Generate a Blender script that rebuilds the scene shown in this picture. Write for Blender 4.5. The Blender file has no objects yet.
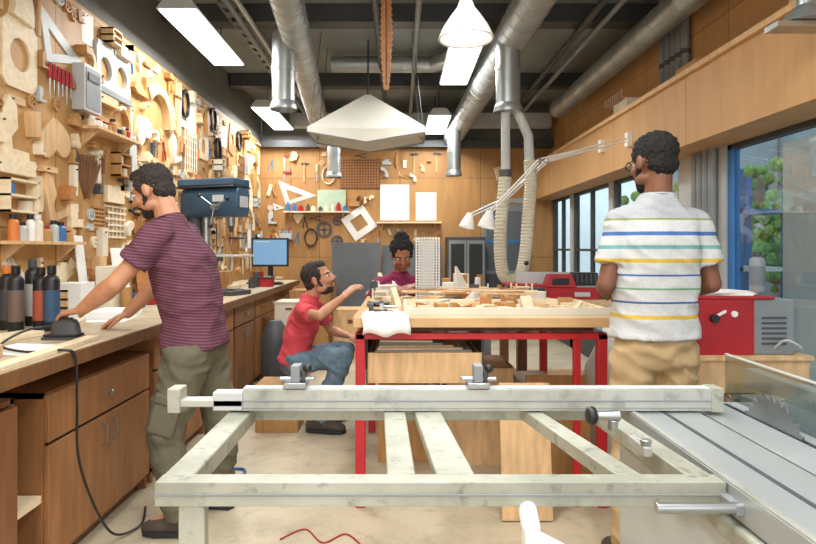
import bpy, bmesh, math, random
from mathutils import Vector, Matrix, noise
random.seed(11)
SC=bpy.context.scene; COL=SC.collection
V=Vector
def h(s,k=1.0):
    o=[]
    for i in (0,2,4):
        c=int(s[i:i+2],16)/255
        o.append(min(1,(c/12.92 if c<=.04045 else ((c+.055)/1.055)**2.4)*k))
    return (o[0],o[1],o[2],1)
# ------------------------------------------------------------ materials
MC={}
def mat(name,col,rough=.6,metal=0.0,var=.12,scale=6,stretch=(1,1,1),bump=0.0,emit=0,spec=None,detail=4):
    if name in MC: return MC[name]
    m=bpy.data.materials.new(name); m.use_nodes=True; nt=m.node_tree; N=nt.nodes; L=nt.links
    b=N['Principled BSDF']; c=h(col)
    b.inputs['Roughness'].default_value=rough; b.inputs['Metallic'].default_value=metal
    if spec is not None: b.inputs['Specular IOR Level'].default_value=spec
    tc=N.new('ShaderNodeTexCoord'); mp=N.new('ShaderNodeMapping'); mp.inputs['Scale'].default_value=stretch
    L.new(tc.outputs['Object'],mp.inputs['Vector'])
    nz=N.new('ShaderNodeTexNoise'); nz.inputs['Scale'].default_value=scale; nz.inputs['Detail'].default_value=detail
    L.new(mp.outputs[0],nz.inputs['Vector'])
    cr=N.new('ShaderNodeValToRGB'); e=cr.color_ramp.elements
    e[0].position=.3; e[1].position=.7
    e[0].color=(c[0]*(1-var),c[1]*(1-var),c[2]*(1-var),1); e[1].color=(min(1,c[0]*(1+var)),min(1,c[1]*(1+var)),min(1,c[2]*(1+var)),1)
    L.new(nz.outputs['Fac'],cr.inputs[0]); L.new(cr.outputs[0],b.inputs['Base Color'])
    if bump:
        bp=N.new('ShaderNodeBump'); bp.inputs['Strength'].default_value=bump; bp.inputs['Distance'].default_value=.01
        L.new(nz.outputs['Fac'],bp.inputs['Height']); L.new(bp.outputs[0],b.inputs['Normal'])
    if emit:
        L.new(cr.outputs[0],b.inputs['Emission Color']); b.inputs['Emission Strength'].default_value=emit
    MC[name]=m; return m
def wornmat(name,col,dark,rough=.5,metal=.2,scale=9,amt=.6,pos=(.36,.52),fine=7):
    """painted surface with scuffs and grime patches"""
    m=bpy.data.materials.new(name); m.use_nodes=True; nt=m.node_tree; N=nt.nodes; L=nt.links; b=N['Principled BSDF']
    b.inputs['Roughness'].default_value=rough; b.inputs['Metallic'].default_value=metal
    tc=N.new('ShaderNodeTexCoord')
    n1=N.new('ShaderNodeTexNoise'); n1.inputs['Scale'].default_value=scale; n1.inputs['Detail'].default_value=10; n1.inputs['Roughness'].default_value=.7; L.new(tc.outputs['Object'],n1.inputs[0])
    cr=N.new('ShaderNodeValToRGB'); e=cr.color_ramp.elements; e[0].position=pos[0]; e[0].color=h(dark); e[1].position=pos[1]; e[1].color=h(col)
    L.new(n1.outputs[0],cr.inputs[0])
    n2=N.new('ShaderNodeTexNoise'); n2.inputs['Scale'].default_value=scale*fine; n2.inputs['Detail'].default_value=6; L.new(tc.outputs['Object'],n2.inputs[0])
    c2=N.new('ShaderNodeValToRGB'); e=c2.color_ramp.elements; e[0].position=.30; e[0].color=(1-amt,)*3+(1,); e[1].position=.42; e[1].color=(1,1,1,1); L.new(n2.outputs[0],c2.inputs[0])
    mx=N.new('ShaderNodeMix'); mx.data_type='RGBA'; mx.blend_type='MULTIPLY'; mx.inputs[0].default_value=1
    L.new(cr.outputs[0],mx.inputs[6]); L.new(c2.outputs[0],mx.inputs[7]); L.new(mx.outputs[2],b.inputs['Base Color'])
    return m
def glassmat(name,col,fac,rough=.02):
    m=bpy.data.materials.new(name); m.use_nodes=True; nt=m.node_tree; N=nt.nodes; L=nt.links
    N.remove(N['Principled BSDF']); t=N.new('ShaderNodeBsdfTransparent'); t.inputs[0].default_value=h(col)
    g=N.new('ShaderNodeBsdfGlossy'); g.inputs['Roughness'].default_value=rough
    x=N.new('ShaderNodeMixShader'); x.inputs[0].default_value=fac
    L.new(t.outputs[0],x.inputs[1]); L.new(g.outputs[0],x.inputs[2]); L.new(x.outputs[0],N['Material Output'].inputs[0])
    return m
def stripemat(name,axis,base,stripes,period=None,bump=.3,fleck=.3):
    m=bpy.data.materials.new(name); m.use_nodes=True; nt=m.node_tree; N=nt.nodes; L=nt.links; b=N['Principled BSDF']
    b.inputs['Roughness'].default_value=.9; b.inputs['Specular IOR Level'].default_value=.15
    tc=N.new('ShaderNodeTexCoord'); d=N.new('ShaderNodeVectorMath'); d.operation='DOT_PRODUCT'; d.inputs[1].default_value=axis
    L.new(tc.outputs['Object'],d.inputs[0]); src=d.outputs['Value']
    if period:
        q=N.new('ShaderNodeMath'); q.operation='DIVIDE'; q.inputs[1].default_value=period; L.new(src,q.inputs[0])
        f=N.new('ShaderNodeMath'); f.operation='FRACT'; L.new(q.outputs[0],f.inputs[0]); src=f.outputs[0]
    cr=N.new('ShaderNodeValToRGB'); cr.color_ramp.interpolation='CONSTANT'; e=cr.color_ramp.elements
    e[0].position=0; e[0].color=h(base)
    first=True
    for p,c in stripes:
        if first: e[1].position=p; e[1].color=h(c); first=False
        else:
            k=e.new(p); k.color=h(c)
    L.new(src,cr.inputs[0])
    nz=N.new('ShaderNodeTexNoise'); nz.inputs['Scale'].default_value=220; nz.inputs['Detail'].default_value=3; L.new(tc.outputs['Object'],nz.inputs[0])
    n3=N.new('ShaderNodeValToRGB'); n3.color_ramp.elements[0].position=.35; n3.color_ramp.elements[0].color=(.5,.5,.52,1); n3.color_ramp.elements[1].position=.6; L.new(nz.outputs[0],n3.inputs[0])
    mx=N.new('ShaderNodeMix'); mx.data_type='RGBA'; mx.blend_type='MULTIPLY'; mx.inputs[0].default_value=fleck
    L.new(cr.outputs[0],mx.inputs[6]); L.new(n3.outputs[0],mx.inputs[7]); L.new(mx.outputs[2],b.inputs['Base Color'])
    n2=N.new('ShaderNodeTexNoise'); n2.inputs['Scale'].default_value=9; L.new(tc.outputs['Object'],n2.inputs[0])
    bp=N.new('ShaderNodeBump'); bp.inputs['Strength'].default_value=bump; bp.inputs['Distance'].default_value=.05
    L.new(n2.outputs[0],bp.inputs['Height']); L.new(bp.outputs[0],b.inputs['Normal'])
    return m
def panelmat(name,col,seam,w,hh,axes='YZ',var=.13,rough=.6):
    m=bpy.data.materials.new(name); m.use_nodes=True; nt=m.node_tree; N=nt.nodes; L=nt.links; b=N['Principled BSDF']
    b.inputs['Roughness'].default_value=rough
    tc=N.new('ShaderNodeTexCoord'); sp=N.new('ShaderNodeSeparateXYZ'); L.new(tc.outputs['Object'],sp.inputs[0])
    cb=N.new('ShaderNodeCombineXYZ'); L.new(sp.outputs[axes[0]],cb.inputs[0]); L.new(sp.outputs[axes[1]],cb.inputs[1])
    bk=N.new('ShaderNodeTexBrick'); bk.offset=0; bk.inputs['Scale'].default_value=1; bk.inputs['Brick Width'].default_value=w; bk.inputs['Row Height'].default_value=hh
    bk.inputs['Mortar Size'].default_value=.004; c=h(col)
    bk.inputs['Color1'].default_value=c; bk.inputs['Color2'].default_value=(c[0]*.88,c[1]*.85,c[2]*.82,1); bk.inputs['Mortar'].default_value=h(seam)
    L.new(cb.outputs[0],bk.inputs['Vector'])
    mp=N.new('ShaderNodeMapping'); mp.inputs['Scale'].default_value=(1,1,.18); L.new(tc.outputs['Object'],mp.inputs[0])
    nz=N.new('ShaderNodeTexNoise'); nz.inputs['Scale'].default_value=7; nz.inputs['Detail'].default_value=8; nz.inputs['Distortion'].default_value=.8
    L.new(mp.outputs[0],nz.inputs[0])
    cr=N.new('ShaderNodeValToRGB'); e=cr.color_ramp.elements; e[0].position=.3; e[0].color=(1-var*2,)*3+(1,); e[1].position=.7; e[1].color=(1,1,1,1)
    L.new(nz.outputs[0],cr.inputs[0])
    mx=N.new('ShaderNodeMix'); mx.data_type='RGBA'; mx.blend_type='MULTIPLY'; mx.inputs[0].default_value=1
    L.new(bk.outputs[0],mx.inputs[6]); L.new(cr.outputs[0],mx.inputs[7]); L.new(mx.outputs[2],b.inputs['Base Color'])
    return m
ply=panelmat('plywood_wall',"cfa062","7e5830",1.22,1.45,'YZ',.16)
plyB=panelmat('plywood_back',"bc8c52","70502c",1.22,1.2,'XZ',.14)
plyR=panelmat('plywood_bulkhead',"cda06a","86602f",1.4,3,'YZ',.08)
wood=mat('wood_light','d6b182',.6,0,.18,5,(6,6,1))
woodm=mat('wood_mid','b2854f',.6,0,.18,5,(6,6,1))
woodp=mat('wood_pale','e8d6b4',.6,0,.1,5,(1,6,6))
woodo=mat('wood_orange','b87c46',.55,0,.18,5,(6,1,6))
woodd=mat('wood_dark','76502f',.6,0,.22,5,(6,6,1))
tabw=mat('table_beech','cda673',.5,0,.18,4,(1,6,1),detail=8)
cab=mat('cabinet_wood','9b6b42',.5,0,.2,4,(5,5,.7),detail=8)
cab2=mat('cabinet_wood_dark','825636',.5,0,.2,4,(5,5,.7),detail=8)
topm=wornmat('bench_top','c4b596','a08a6c',.5,0,5,.3)
white=mat('white_paint','e9e7e1',.5,0,.05)
paper=mat('paper_white','f4f2ec',.8,0,.03)
cream=mat('cream_card','e2d8c2',.7,0,.07)
black=mat('black_plastic','1d1e20',.4,0,.1)
dgrey=mat('dark_grey','46494b',.5,0,.1)
grey=mat('grey_paint','84898a',.5,0,.1)
lgrey=mat('light_grey','bbbfbd',.5,0,.07)
steel=mat('steel','b0b4b4',.32,.9,.1,9)
dsteel=mat('blade_steel','8b9092',.35,.8,.1,9)
galv=mat('galvanised_duct','b0b6b5',.4,.7,.16,5)
alu=wornmat('aluminium','b8bab2','a2a49c',.42,.35,3,.25)
alup=wornmat('machine_frame_paint','b2b3a4','949586',.5,.15,3,.35,(.4,.6),12)
castt=mat('table_aluminium','aab0b0',.36,.4,.06,3)
red=mat('red_paint','bc2028',.4,0,.1)
redd=mat('red_machine','a81a22',.45,0,.12)
blue=mat('blue_machine','38566f',.42,.1,.15)
bluel=mat('blue_paint','3a72aa',.5,0,.1)
green=mat('green_board','b2c4aa',.7,0,.08)
orange=mat('orange_label','d07a3a',.5,0,.05)
canm=mat('canopy_sheet','d9d6ca',.7,0,.05,3)
screen=mat('monitor_screen','6f97bb',.3,0,.05,2,emit=.5)
skinA=mat('skin_light','c28b6a',.5,0,.1,18,bump=.1)
skinB=mat('skin_brown','7c503a',.5,0,.1,18,bump=.1)
skinD=mat('skin_warm_brown','9a6448',.5,0,.1,18,bump=.1)
skinC=mat('skin_tan','bf896a',.5,0,.1,18,bump=.1)
hairk=mat('hair_black','17120f',.85,0,.4,90,bump=.8)
hairg=mat('hair_dark_brown','322b28',.85,0,.5,90,bump=.8)
olive=mat('olive_cotton','66624f',.9,0,.12,10,bump=.3)
khaki=mat('khaki_cotton','b59b72',.9,0,.1,10,bump=.25)
jean=mat('denim','667d8e',.9,0,.18,30,bump=.3)
coral=mat('coral_cotton','d04a54',.9,0,.08,8,bump=.3)
plum=mat('plum_knit','84284e',.9,0,.1,30,bump=.3)
shoem=mat('shoe_suede','4f443a',.8,0,.15,20)
bulb=mat('lamp_tube','ffffff',.5,0,0,1,emit=9)
diff=mat('lamp_diffuser','fbfeff',.5,0,0,1,emit=3.5)
chalk=mat('slate_board','5e6367',.6,0,.18,2,detail=8)
rubber=mat('rubber','25272a',.7,0,.1)
hosem=mat('hose_white','d2cdb8',.5,0,.06)
pane=glassmat('window_glass','d8e4e8',.12)
acry=glassmat('acrylic','d4dcdc',.16,.08)
leafm=mat('foliage','6a9450',.8,0,.5,14,bump=.5)
def colmat(c): return mat('paint_'+c,c,.55,0,.06)
# ------------------------------------------------------------ mesh builder
class M:
    def __init__(s): s.v=[]; s.f=[]; s.fm=[]; s.mats=[]
    def mi(s,m):
        m=m or white
        if m not in s.mats: s.mats.append(m)
        return s.mats.index(m)
    def add(s,vs,fs,m):
        o=len(s.v); k=s.mi(m)
        s.v+= [V(p) for p in vs]
        for f in fs: s.f.append([i+o for i in f]); s.fm.append(k)
        return s
    def box(s,c,d,m=None,R=None):
        c=V(c); a,b,e=d[0]/2,d[1]/2,d[2]/2
        R=R or Matrix.Identity(3)
        vs=[c+R@V((x*a,y*b,z*e)) for x in(-1,1) for y in(-1,1) for z in(-1,1)]
        return s.add(vs,[(0,1,3,2),(4,6,7,5),(0,4,5,1),(2,3,7,6),(0,2,6,4),(1,5,7,3)],m)
    def b2(s,lo,hi,m=None):
        lo=V(lo);hi=V(hi); return s.box((lo+hi)/2,hi-lo,m)
    def loft(s,rings,m=None,cap=True,closed=False):
        n=len(rings[0]); vs=[p for r in rings for p in r]; fs=[]
        K=len(rings)
        for i in range(K if closed else K-1):
            j=(i+1)%K
            for k in range(n):
                l=(k+1)%n; fs.append((i*n+k,i*n+l,j*n+l,j*n+k))
        if cap and not closed:
            fs.append(tuple(range(n-1,-1,-1))); fs.append(tuple((K-1)*n+k for k in range(n)))
        return s.add(vs,fs,m)
    def grid(s,rows,m=None):
        n=len(rows[0]); vs=[p for r in rows for p in r]; fs=[(i*n+k,i*n+k+1,(i+1)*n+k+1,(i+1)*n+k) for i in range(len(rows)-1) for k in range(n-1)]
        return s.add(vs,fs,m)
    def cyl(s,a,b,r,r2=None,m=None,seg=16,cap=True):
        a=V(a);b=V(b); r2=r if r2 is None else r2; d=(b-a).normalized(); u=d.orthogonal().normalized(); w=d.cross(u)
        rg=lambda c,q:[c+(u*math.cos(t)+w*math.sin(t))*q for t in [2*math.pi*i/seg for i in range(seg)]]
        return s.loft([rg(a,r),rg(b,r2)],m,cap)
    def lathe(s,prof,c=(0,0,0),ax=(0,0,1),m=None,seg=20,cap=True):
        c=V(c); d=V(ax).normalized(); u=d.orthogonal().normalized(); w=d.cross(u)
        return s.loft([[c+d*z+(u*math.cos(2*math.pi*i/seg)+w*math.sin(2*math.pi*i/seg))*max(r,.0005) for i in range(seg)] for r,z in prof],m,cap)
    def ball(s,c,r,m=None,R=None,seg=16,rows=10):
        c=V(c); r=(r,r,r) if isinstance(r,(int,float)) else r; R=R or Matrix.Identity(3); rings=[]
        for j in range(rows+1):
            p=math.pi*j/rows; p=min(max(p,.02),math.pi-.02)
            rings.append([c+R@V((r[0]*math.sin(p)*math.cos(2*math.pi*i/seg),r[1]*math.sin(p)*math.sin(2*math.pi*i/seg),-r[2]*math.cos(p))) for i in range(seg)])
        return s.loft(rings,m)
    def cap2(s,a,b,ra,rb,m=None):
        s.cyl(a,b,ra,rb,m,14); s.ball(a,ra,m,seg=14,rows=8); return s.ball(b,rb,m,seg=14,rows=8)
    def tube(s,pts,r,m=None,seg=8,closed=False):
        P=[V(p) for p in pts]; n=len(P); rings=[]; u=None
        for i in range(n):
            a=P[(i-1)%n] if (i>0 or closed) else P[0]; b=P[(i+1)%n] if (i<n-1 or closed) else P[-1]
            d=(b-a).normalized()
            if u is None: u=d.orthogonal().normalized()
            else:
                u=(u-d*u.dot(d)); u=u.normalized() if u.length>1e-6 else d.orthogonal().normalized()
            w=d.cross(u); q=r[i] if isinstance(r,(list,tuple)) else r
            rings.append([P[i]+(u*math.cos(2*math.pi*k/seg)+w*math.sin(2*math.pi*k/seg))*q for k in range(seg)])
        return s.loft(rings,m,True,closed)
    def prism(s,pts,th,m=None,plane='YZ',off=0):
        def q(p,t):
            return {'YZ':V((t,p[0],p[1])),'XZ':V((p[0],t,p[1])),'XY':V((p[0],p[1],t))}[plane]
        return s.loft([[q(p,off) for p in pts],[q(p,off+th) for p in pts]],m)
    def ringp(s,outer,inner,th,m=None,plane='YZ',off=0):
        def q(p,t):
            return {'YZ':V((t,p[0],p[1])),'XZ':V((p[0],t,p[1])),'XY':V((p[0],p[1],t))}[plane]
        return s.loft([[q(p,off) for p in outer],[q(p,off+th) for p in outer],[q(p,off+th) for p in inner],[q(p,off) for p in inner]],m,closed=True)
    def mesh(s,name,smooth=35):
        me=bpy.data.meshes.new(name); me.from_pydata([tuple(v) for v in s.v],[],s.f)
        for m in s.mats: me.materials.append(m)
        me.polygons.foreach_set('material_index',s.fm)
        bm=bmesh.new(); bm.from_mesh(me); bmesh.ops.recalc_face_normals(bm,faces=bm.faces); bm.to_mesh(me); bm.free()
        me.polygons.foreach_set('use_smooth',[True]*len(me.polygons))
        me.set_sharp_from_angle(angle=math.radians(smooth)); me.update(); return me
    def out(s,name,parent=None,label=None,cat=None,loc=(0,0,0),rot=(0,0,0),bev=0,group=None,kind=None):
        ob=bpy.data.objects.new(name,s.mesh(name)); COL.objects.link(ob)
        ob.location=loc; ob.rotation_euler=rot
        if parent: ob.parent=parent
        tag(ob,label,cat,group,kind)
        if bev:
            b=ob.modifiers.new('bevel','BEVEL'); b.width=bev; b.segments=2; b.limit_method='ANGLE'
        return ob
def tag(ob,label=None,cat=None,group=None,kind=None):
    if label: ob['label']=label
    if cat: ob['category']=cat
    if group: ob['group']=group
    if kind: ob['kind']=kind
def root(name,label,cat,loc=(0,0,0),rot=(0,0,0),group=None):
    e=bpy.data.objects.new(name,None); COL.objects.link(e); e.location=loc; e.rotation_euler=rot; e.empty_display_size=.05
    tag(e,label,cat,group); return e
def root2(name,parent):
    e=bpy.data.objects.new(name,None); COL.objects.link(e); e.parent=parent; e.empty_display_size=.05; return e
def spline(P,n=8):
    P=[V(p) for p in P]; o=[]
    for i in range(len(P)-1):
        p0=P[max(i-1,0)];p1=P[i];p2=P[i+1];p3=P[min(i+2,len(P)-1)]
        for k in range(n):
            t=k/n; o.append(.5*((2*p1)+(p2-p0)*t+(2*p0-5*p1+4*p2-p3)*t*t+(3*p1-p0-3*p2+p3)*t**3))
    o.append(P[-1]); return o
def circ(r,n=20,c=(0,0),a0=0): return [(c[0]+r*math.cos(a0+2*math.pi*i/n),c[1]+r*math.sin(a0+2*math.pi*i/n)) for i in range(n)]
def rectloop(w,hh,n=20,c=(0,0)):
    o=[]
    for i in range(n):
        a=2*math.pi*i/n; x,y=math.cos(a),math.sin(a); k=1/max(abs(x)/(w/2),abs(y)/(hh/2)); o.append((c[0]+x*k,c[1]+y*k))
    return o
RU=random.uniform
C_=random.choice
# ------------------------------------------------------------ people
def frame(f,u):
    f=V(f).normalized(); u=V(u); u=(u-f*u.dot(f)).normalized(); r=f.cross(u)
    return Matrix((r,f,u)).transposed()
def voxel(m,name,vs,it=4,amp=0,sc=10,stretch=(1,1,1),ridge=0):
    me=m.mesh(name); ob=bpy.data.objects.new(name,me); COL.objects.link(ob)
    r=ob.modifiers.new('r','REMESH'); r.mode='VOXEL'; r.voxel_size=vs; r.use_smooth_shade=True
    s=ob.modifiers.new('s','SMOOTH'); s.factor=.5; s.iterations=it
    bpy.context.view_layer.update(); dg=bpy.context.evaluated_depsgraph_get()
    nm=bpy.data.meshes.new_from_object(ob.evaluated_get(dg)); ob.modifiers.clear(); ob.data=nm; nm.name=name
    if amp:
        co=[]
        for v in nm.vertices:
            c=v.co; q=V((c.x*sc*stretch[0],c.y*sc*stretch[1],c.z*sc*stretch[2])); d=noise.noise(q)*amp
            if ridge:
                q2=V((c.x*9+c.z*6,c.y*9-c.z*4,c.z*13+c.x*5)); d+=ridge*(.22-min(.45,abs(noise.noise(q2))))
            co.append(c+v.normal*d)
        for v,c in zip(nm.vertices,co): v.co=c
    nm.materials.clear(); nm.materials.append(m.mats[0])
    nm.polygons.foreach_set('material_index',[0]*len(nm.polygons)); nm.polygons.foreach_set('use_smooth',[True]*len(nm.polygons))
    nm.update(); return ob
def hand(m,w,d,n,t,mt,curl=.5,k=1.0):
    w=V(w); d=V(d).normalized(); n=V(n); n=(n-d*n.dot(d)).normalized(); t=V(t); t=(t-d*t.dot(d)-n*t.dot(n)).normalized()
    offs=[.030,.010,-.010,-.028]; L=[.072,.08,.074,.058]; pl=[.09,.094,.09,.082]
    for o,l,p in zip(offs,L,pl):
        o*=k;l*=k;p*=k
        kn=w+d*p+t*o
        m.cap2(w+t*o*.6+d*.012,kn,.014*k,.0115*k,mt)
        q=kn; dr=d; seg=[l*.45,l*.32,l*.23]
        for i,sl in enumerate(seg):
            a=curl*(.5+.35*i); dr=(dr*math.cos(a)+n*math.sin(a)).normalized()
            q2=q+dr*sl; m.cap2(q,q2,(.0095-.001*i)*k,(.0088-.001*i)*k,mt); q=q2
    m.ball(w+d*.05*k,(.030*k,.045*k,.016*k),mt,frame(d,n))
    a=w+d*.022*k+t*.022*k; b=a+(t*.75+d*.6+n*.25).normalized()*.042*k; c=b+(t*.3+d*.9+n*.35).normalized()*.03*k; e=c+(d*.95+n*.3).normalized()*.024*k
    m.cap2(a,b,.015*k,.0115*k,mt); m.cap2(b,c,.0112*k,.010*k,mt); m.cap2(c,e,.0098*k,.0085*k,mt)
def ell(c,r,f,w,dp,n=28,ex=2.4):
    o=[]
    for i in range(n):
        a=2*math.pi*i/n; x,y=math.cos(a),math.sin(a)
        x=math.copysign(abs(x)**(2/ex),x); y=math.copysign(abs(y)**(2/ex),y)
        o.append(V(c)+r*x*w+f*y*dp)
    return o
def person(base,J,skin,shirt,pants,hair,label,build=1.0,sleeve=.55,hairstyle='short',beard=0,glasses=False,hem=-.04,longsleeve=False,shoe=shoem,curl=.5,pleg=1.0,scale=1.0,slv=.062,cargo=False,chest=1.0,waist=1.0):
    B=V(base); k_=lambda v:(V(v)-B)/scale
    P={k:k_(v) for k,v in J['p'].items()}
    Rr=V(J['right']).normalized(); RP=V(J.get('right_pelvis',J['right'])).normalized()
    arms=[[k_(a[0]),k_(a[1]),k_(a[2]),a[3],a[4],a[5]] for a in J['arms']]
    legs=[[k_(a[0]),k_(a[1]),k_(a[2]),V(a[3]).normalized()] for a in J['legs']]
    pel,wai,che,nec,hd=P['pel'],P['wai'],P['che'],P['nec'],P['hed']
    up1=(che-pel).normalized(); up2=(nec-che).normalized()
    f1=up1.cross(RP).normalized(); f2=up2.cross(Rr).normalized()
    HF=frame(J['face'],J['hup'])
    H=lambda x,y,z: hd+HF@V((x,y,z))
    bd=build
    m=M()
    m.ball(H(0,-.012,.03),(.075,.094,.088),skin,HF,20,14)
    m.ball(H(0,.028,-.025),(.06,.062,.082),skin,HF,20,14)
    m.ball(H(0,.034,-.075),(.046,.046,.034),skin,HF)
    m.ball(H(0,.066,-.098),(.022,.018,.016),skin,HF)
    m.ball(H(0,.062,.022),(.056,.027,.018),skin,HF)
    for sx in(-1,1):
        m.ball(H(sx*.04,.06,-.03),(.02,.024,.022),skin,HF)
        m.ball(H(sx*.077,-.006,-.008),(.011,.019,.032),skin,HF)
        m.ball(H(sx*.05,.015,-.07),(.02,.04,.025),skin,HF)
    m.cap2(H(0,.086,.012),H(0,.106,-.026),.009,.014,skin)
    m.ball(H(.012,.094,-.032),.009,skin); m.ball(H(-.012,.094,-.032),.009,skin)
    m.ball(H(0,.086,-.056),(.024,.011,.007),skin,HF); m.ball(H(0,.085,-.069),(.02,.011,.008),skin,HF)
    m.cap2(nec,H(0,-.03,-.05),.056*bd,.052,skin)
    m.loft([ell(pel-up1*.06,RP,f1,.12*bd,.085*bd),ell(pel,RP,f1,.14*bd,.095*bd),ell(wai,RP,f1,.12*bd,.08*bd),ell(che,Rr,f2,.13*bd,.08*bd),ell(che.lerp(nec,.6),Rr,f2,.09*bd,.055*bd),ell(nec,Rr,f2,.05,.045)],skin)
    for sh,el,wr,hdv,pn,th in arms:
        m.cap2(nec-up2*.09,sh-up2*.015,.035,.035*bd,skin)
        m.cap2(sh-up2*.012,el,.040*bd,.037*bd,skin)
        mid=el.lerp(wr,.3); m.cap2(el,mid,.037*bd,.041*bd,skin); m.cap2(mid,wr,.041*bd,.026*bd,skin)
        hand(m,wr,hdv,pn,th,skin,curl)
    for hp,kn,an,td in legs:
        m.cap2(hp,kn,.08*bd,.055*bd,skin); mid=kn.lerp(an,.35); m.cap2(kn,mid,.052,.055,skin); m.cap2(mid,an,.055,.036,skin)
        m.cap2(an,an+td*.13-V((0,0,.045)),.035,.028,skin)
    body=voxel(m,'person',.0052,3)
    body.location=B; body.scale=(scale,)*3; tag(body,label,'person')
    def child(ob): ob.parent=body; return ob
    m=M(); g=.018; cw=chest; ww=waist
    m.loft([ell(pel+up1*hem,RP,f1,(.160+g)*bd*ww,(.112+g)*bd),ell(pel+up1*.05,RP,f1,(.153+g)*bd*ww,(.105+g)*bd),ell(wai,RP,f1,(.142+g)*bd*ww,(.098+g)*bd),ell(wai.lerp(che,.5),Rr,f2,(.152+g)*bd*(cw+ww)/2,(.105+g)*bd),ell(che,Rr,f2,(.163+g)*bd*cw,(.105+g)*bd),ell(che.lerp(nec,.45),Rr,f2,(.152+g)*bd*cw,(.085+g*.6)*bd),ell(che.lerp(nec,.75),Rr,f2,(.118)*bd*cw,(.072)*bd),ell(che.lerp(nec,.92),Rr,f2,.084,.066),ell(nec+up2*.012,Rr,f2,.066,.06)],shirt)
    for sh,el,wr,*_ in arms:
        m.cap2(nec-up2*.055,sh,.055,(slv)*bd,shirt)
        e=sh.lerp(el,sleeve) if not longsleeve else el
        m.cyl(sh,e,slv*bd,((slv+.006) if not longsleeve else .048)*bd,shirt,20)
        m.cap2(che.lerp(nec,.1)+(sh-nec).normalized()*.07,sh.lerp(el,.12),.065*bd,(slv-.004)*bd,shirt)
        if longsleeve:
            m.ball(el,.048*bd,shirt); m.cyl(el,el.lerp(wr,.92),.048*bd,.036*bd,shirt,18)
    child(voxel(m,'shirt',.007,5,.010,9,(1.3,1.3,.7),.018))
    m=M(); pl=pleg
    m.loft([ell(pel-up1*.1,RP,f1,.12*bd,.09*bd),ell(pel-up1*.03,RP,f1,(.16)*bd,(.112)*bd),ell(pel+up1*.07,RP,f1,.15*bd,.105*bd)],pants)
    for hp,kn,an,td in legs:
        m.cap2(hp,kn,.096*bd*pl,.072*bd*pl,pants)
        m.ball(pel.lerp(hp,.6)-up1*.02,(.105*bd,.105*bd,.105*bd),pants)
        m.cyl(kn,an,.072*bd*pl,.066*pl,pants,18)
    child(voxel(m,'trousers',.008,4,.012,12,(1,1,1.4),.022))
    if cargo:
        for hp,kn,an,td in legs:
            c=hp.lerp(kn,.72); dv=(kn-hp).normalized(); sd=V((0,-1 if hp.y<0 else 1,0)); fw=dv.cross(sd).normalized()
            R=Matrix((fw,sd,dv)).transposed(); m=M(); m.box(c+sd*.076*bd,(.12,.035,.17),pants,R); m.box(c+sd*.084*bd-dv*.075,(.128,.03,.05),pants,R); m.out('cargo_pocket',body,bev=.012)
    for hp,kn,an,td in legs:
        m=M(); sd=V((0,0,1)).cross(td).normalized()
        o=V((an.x,an.y,an.z-.078/scale))
        rings=[]
        for t,w,hh in ((-.075,.02,.05),(-.065,.036,.085),(-.02,.042,.10),(.04,.043,.085),(.1,.05,.06),(.155,.046,.045),(.185,.025,.03)):
            c=o+td*t
            rings.append([c+sd*w*math.cos(a)+V((0,0,max(0,hh*(.5+.62*math.sin(a))))) for a in [2*math.pi*i/16 for i in range(16)]])
        m.loft(rings,shoe)
        m.loft([[p+V((0,0,dz)) for p in [o+td*t+sd*w for t,w in ((-.08,.0),(-.06,.036),(.03,.04),(.11,.052),(.17,.04),(.195,0),(.17,-.04),(.11,-.052),(.03,-.04),(-.06,-.036))]] for dz in(-.012,.012)],rubber)
        m.cyl(an+V((0,0,-.03)),an+V((0,0,.03)),.048,.05,shoe)
        m.out('shoe',body)
    m=M()
    m.ball(H(0,-.024,.042),(.081,.092,.084),hair,HF,20,14)
    m.ball(H(0,-.055,-.015),(.068,.052,.06),hair,HF)
    m.ball(H(0,.02,.084),(.058,.058,.034),hair,HF)
    for sx in(-1,1): m.ball(H(sx*.067,.018,.03),(.012,.03,.04),hair,HF)
    amp,scn=.007,75
    if hairstyle=='curly':
        m.ball(H(0,-.012,.056),(.079,.088,.07),hair,HF); amp,scn=.008,90
    if hairstyle=='bun':
        m.ball(H(0,-.03,.05),(.092,.098,.092),hair,HF); m.ball(H(0,-.06,.13),(.055,.05,.042),hair,HF)
        amp,scn=.016,50
    child(voxel(m,'hair',.006,2,amp,scn))
    if beard:
        q=beard; m=M(); m.ball(H(0,.030,-.082),(.050+.006*q,.052+.006*q,.034+.006*q),hair,HF); m.ball(H(0,.062,-.095),(.026+.006*q,.022+.006*q,.020+.006*q),hair,HF)
        for sx in(-1,1):
            m.cap2(H(sx*.066,.01,.0),H(sx*.054,.03,-.07),.008+.003*q,.011+.003*q,hair); m.cap2(H(sx*.004,.094,-.046),H(sx*.028,.082,-.06),.0060,.0055,hair)
        child(voxel(m,'beard',.006,1,.005,70))
    for sx in(-1,1):
        m=M(); m.ball(H(sx*.03,.073,.002),(.013,.012,.006),white,HF); m.ball(H(sx*.03,.083,.002),(.0058,.004,.0058),black,HF,10,6); m.out('eye',body)
        m=M(); m.tube([H(sx*.014,.088,.019),H(sx*.03,.088,.023),H(sx*.047,.074,.019)],.003,hair,6); m.out('eyebrow',body)
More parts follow.
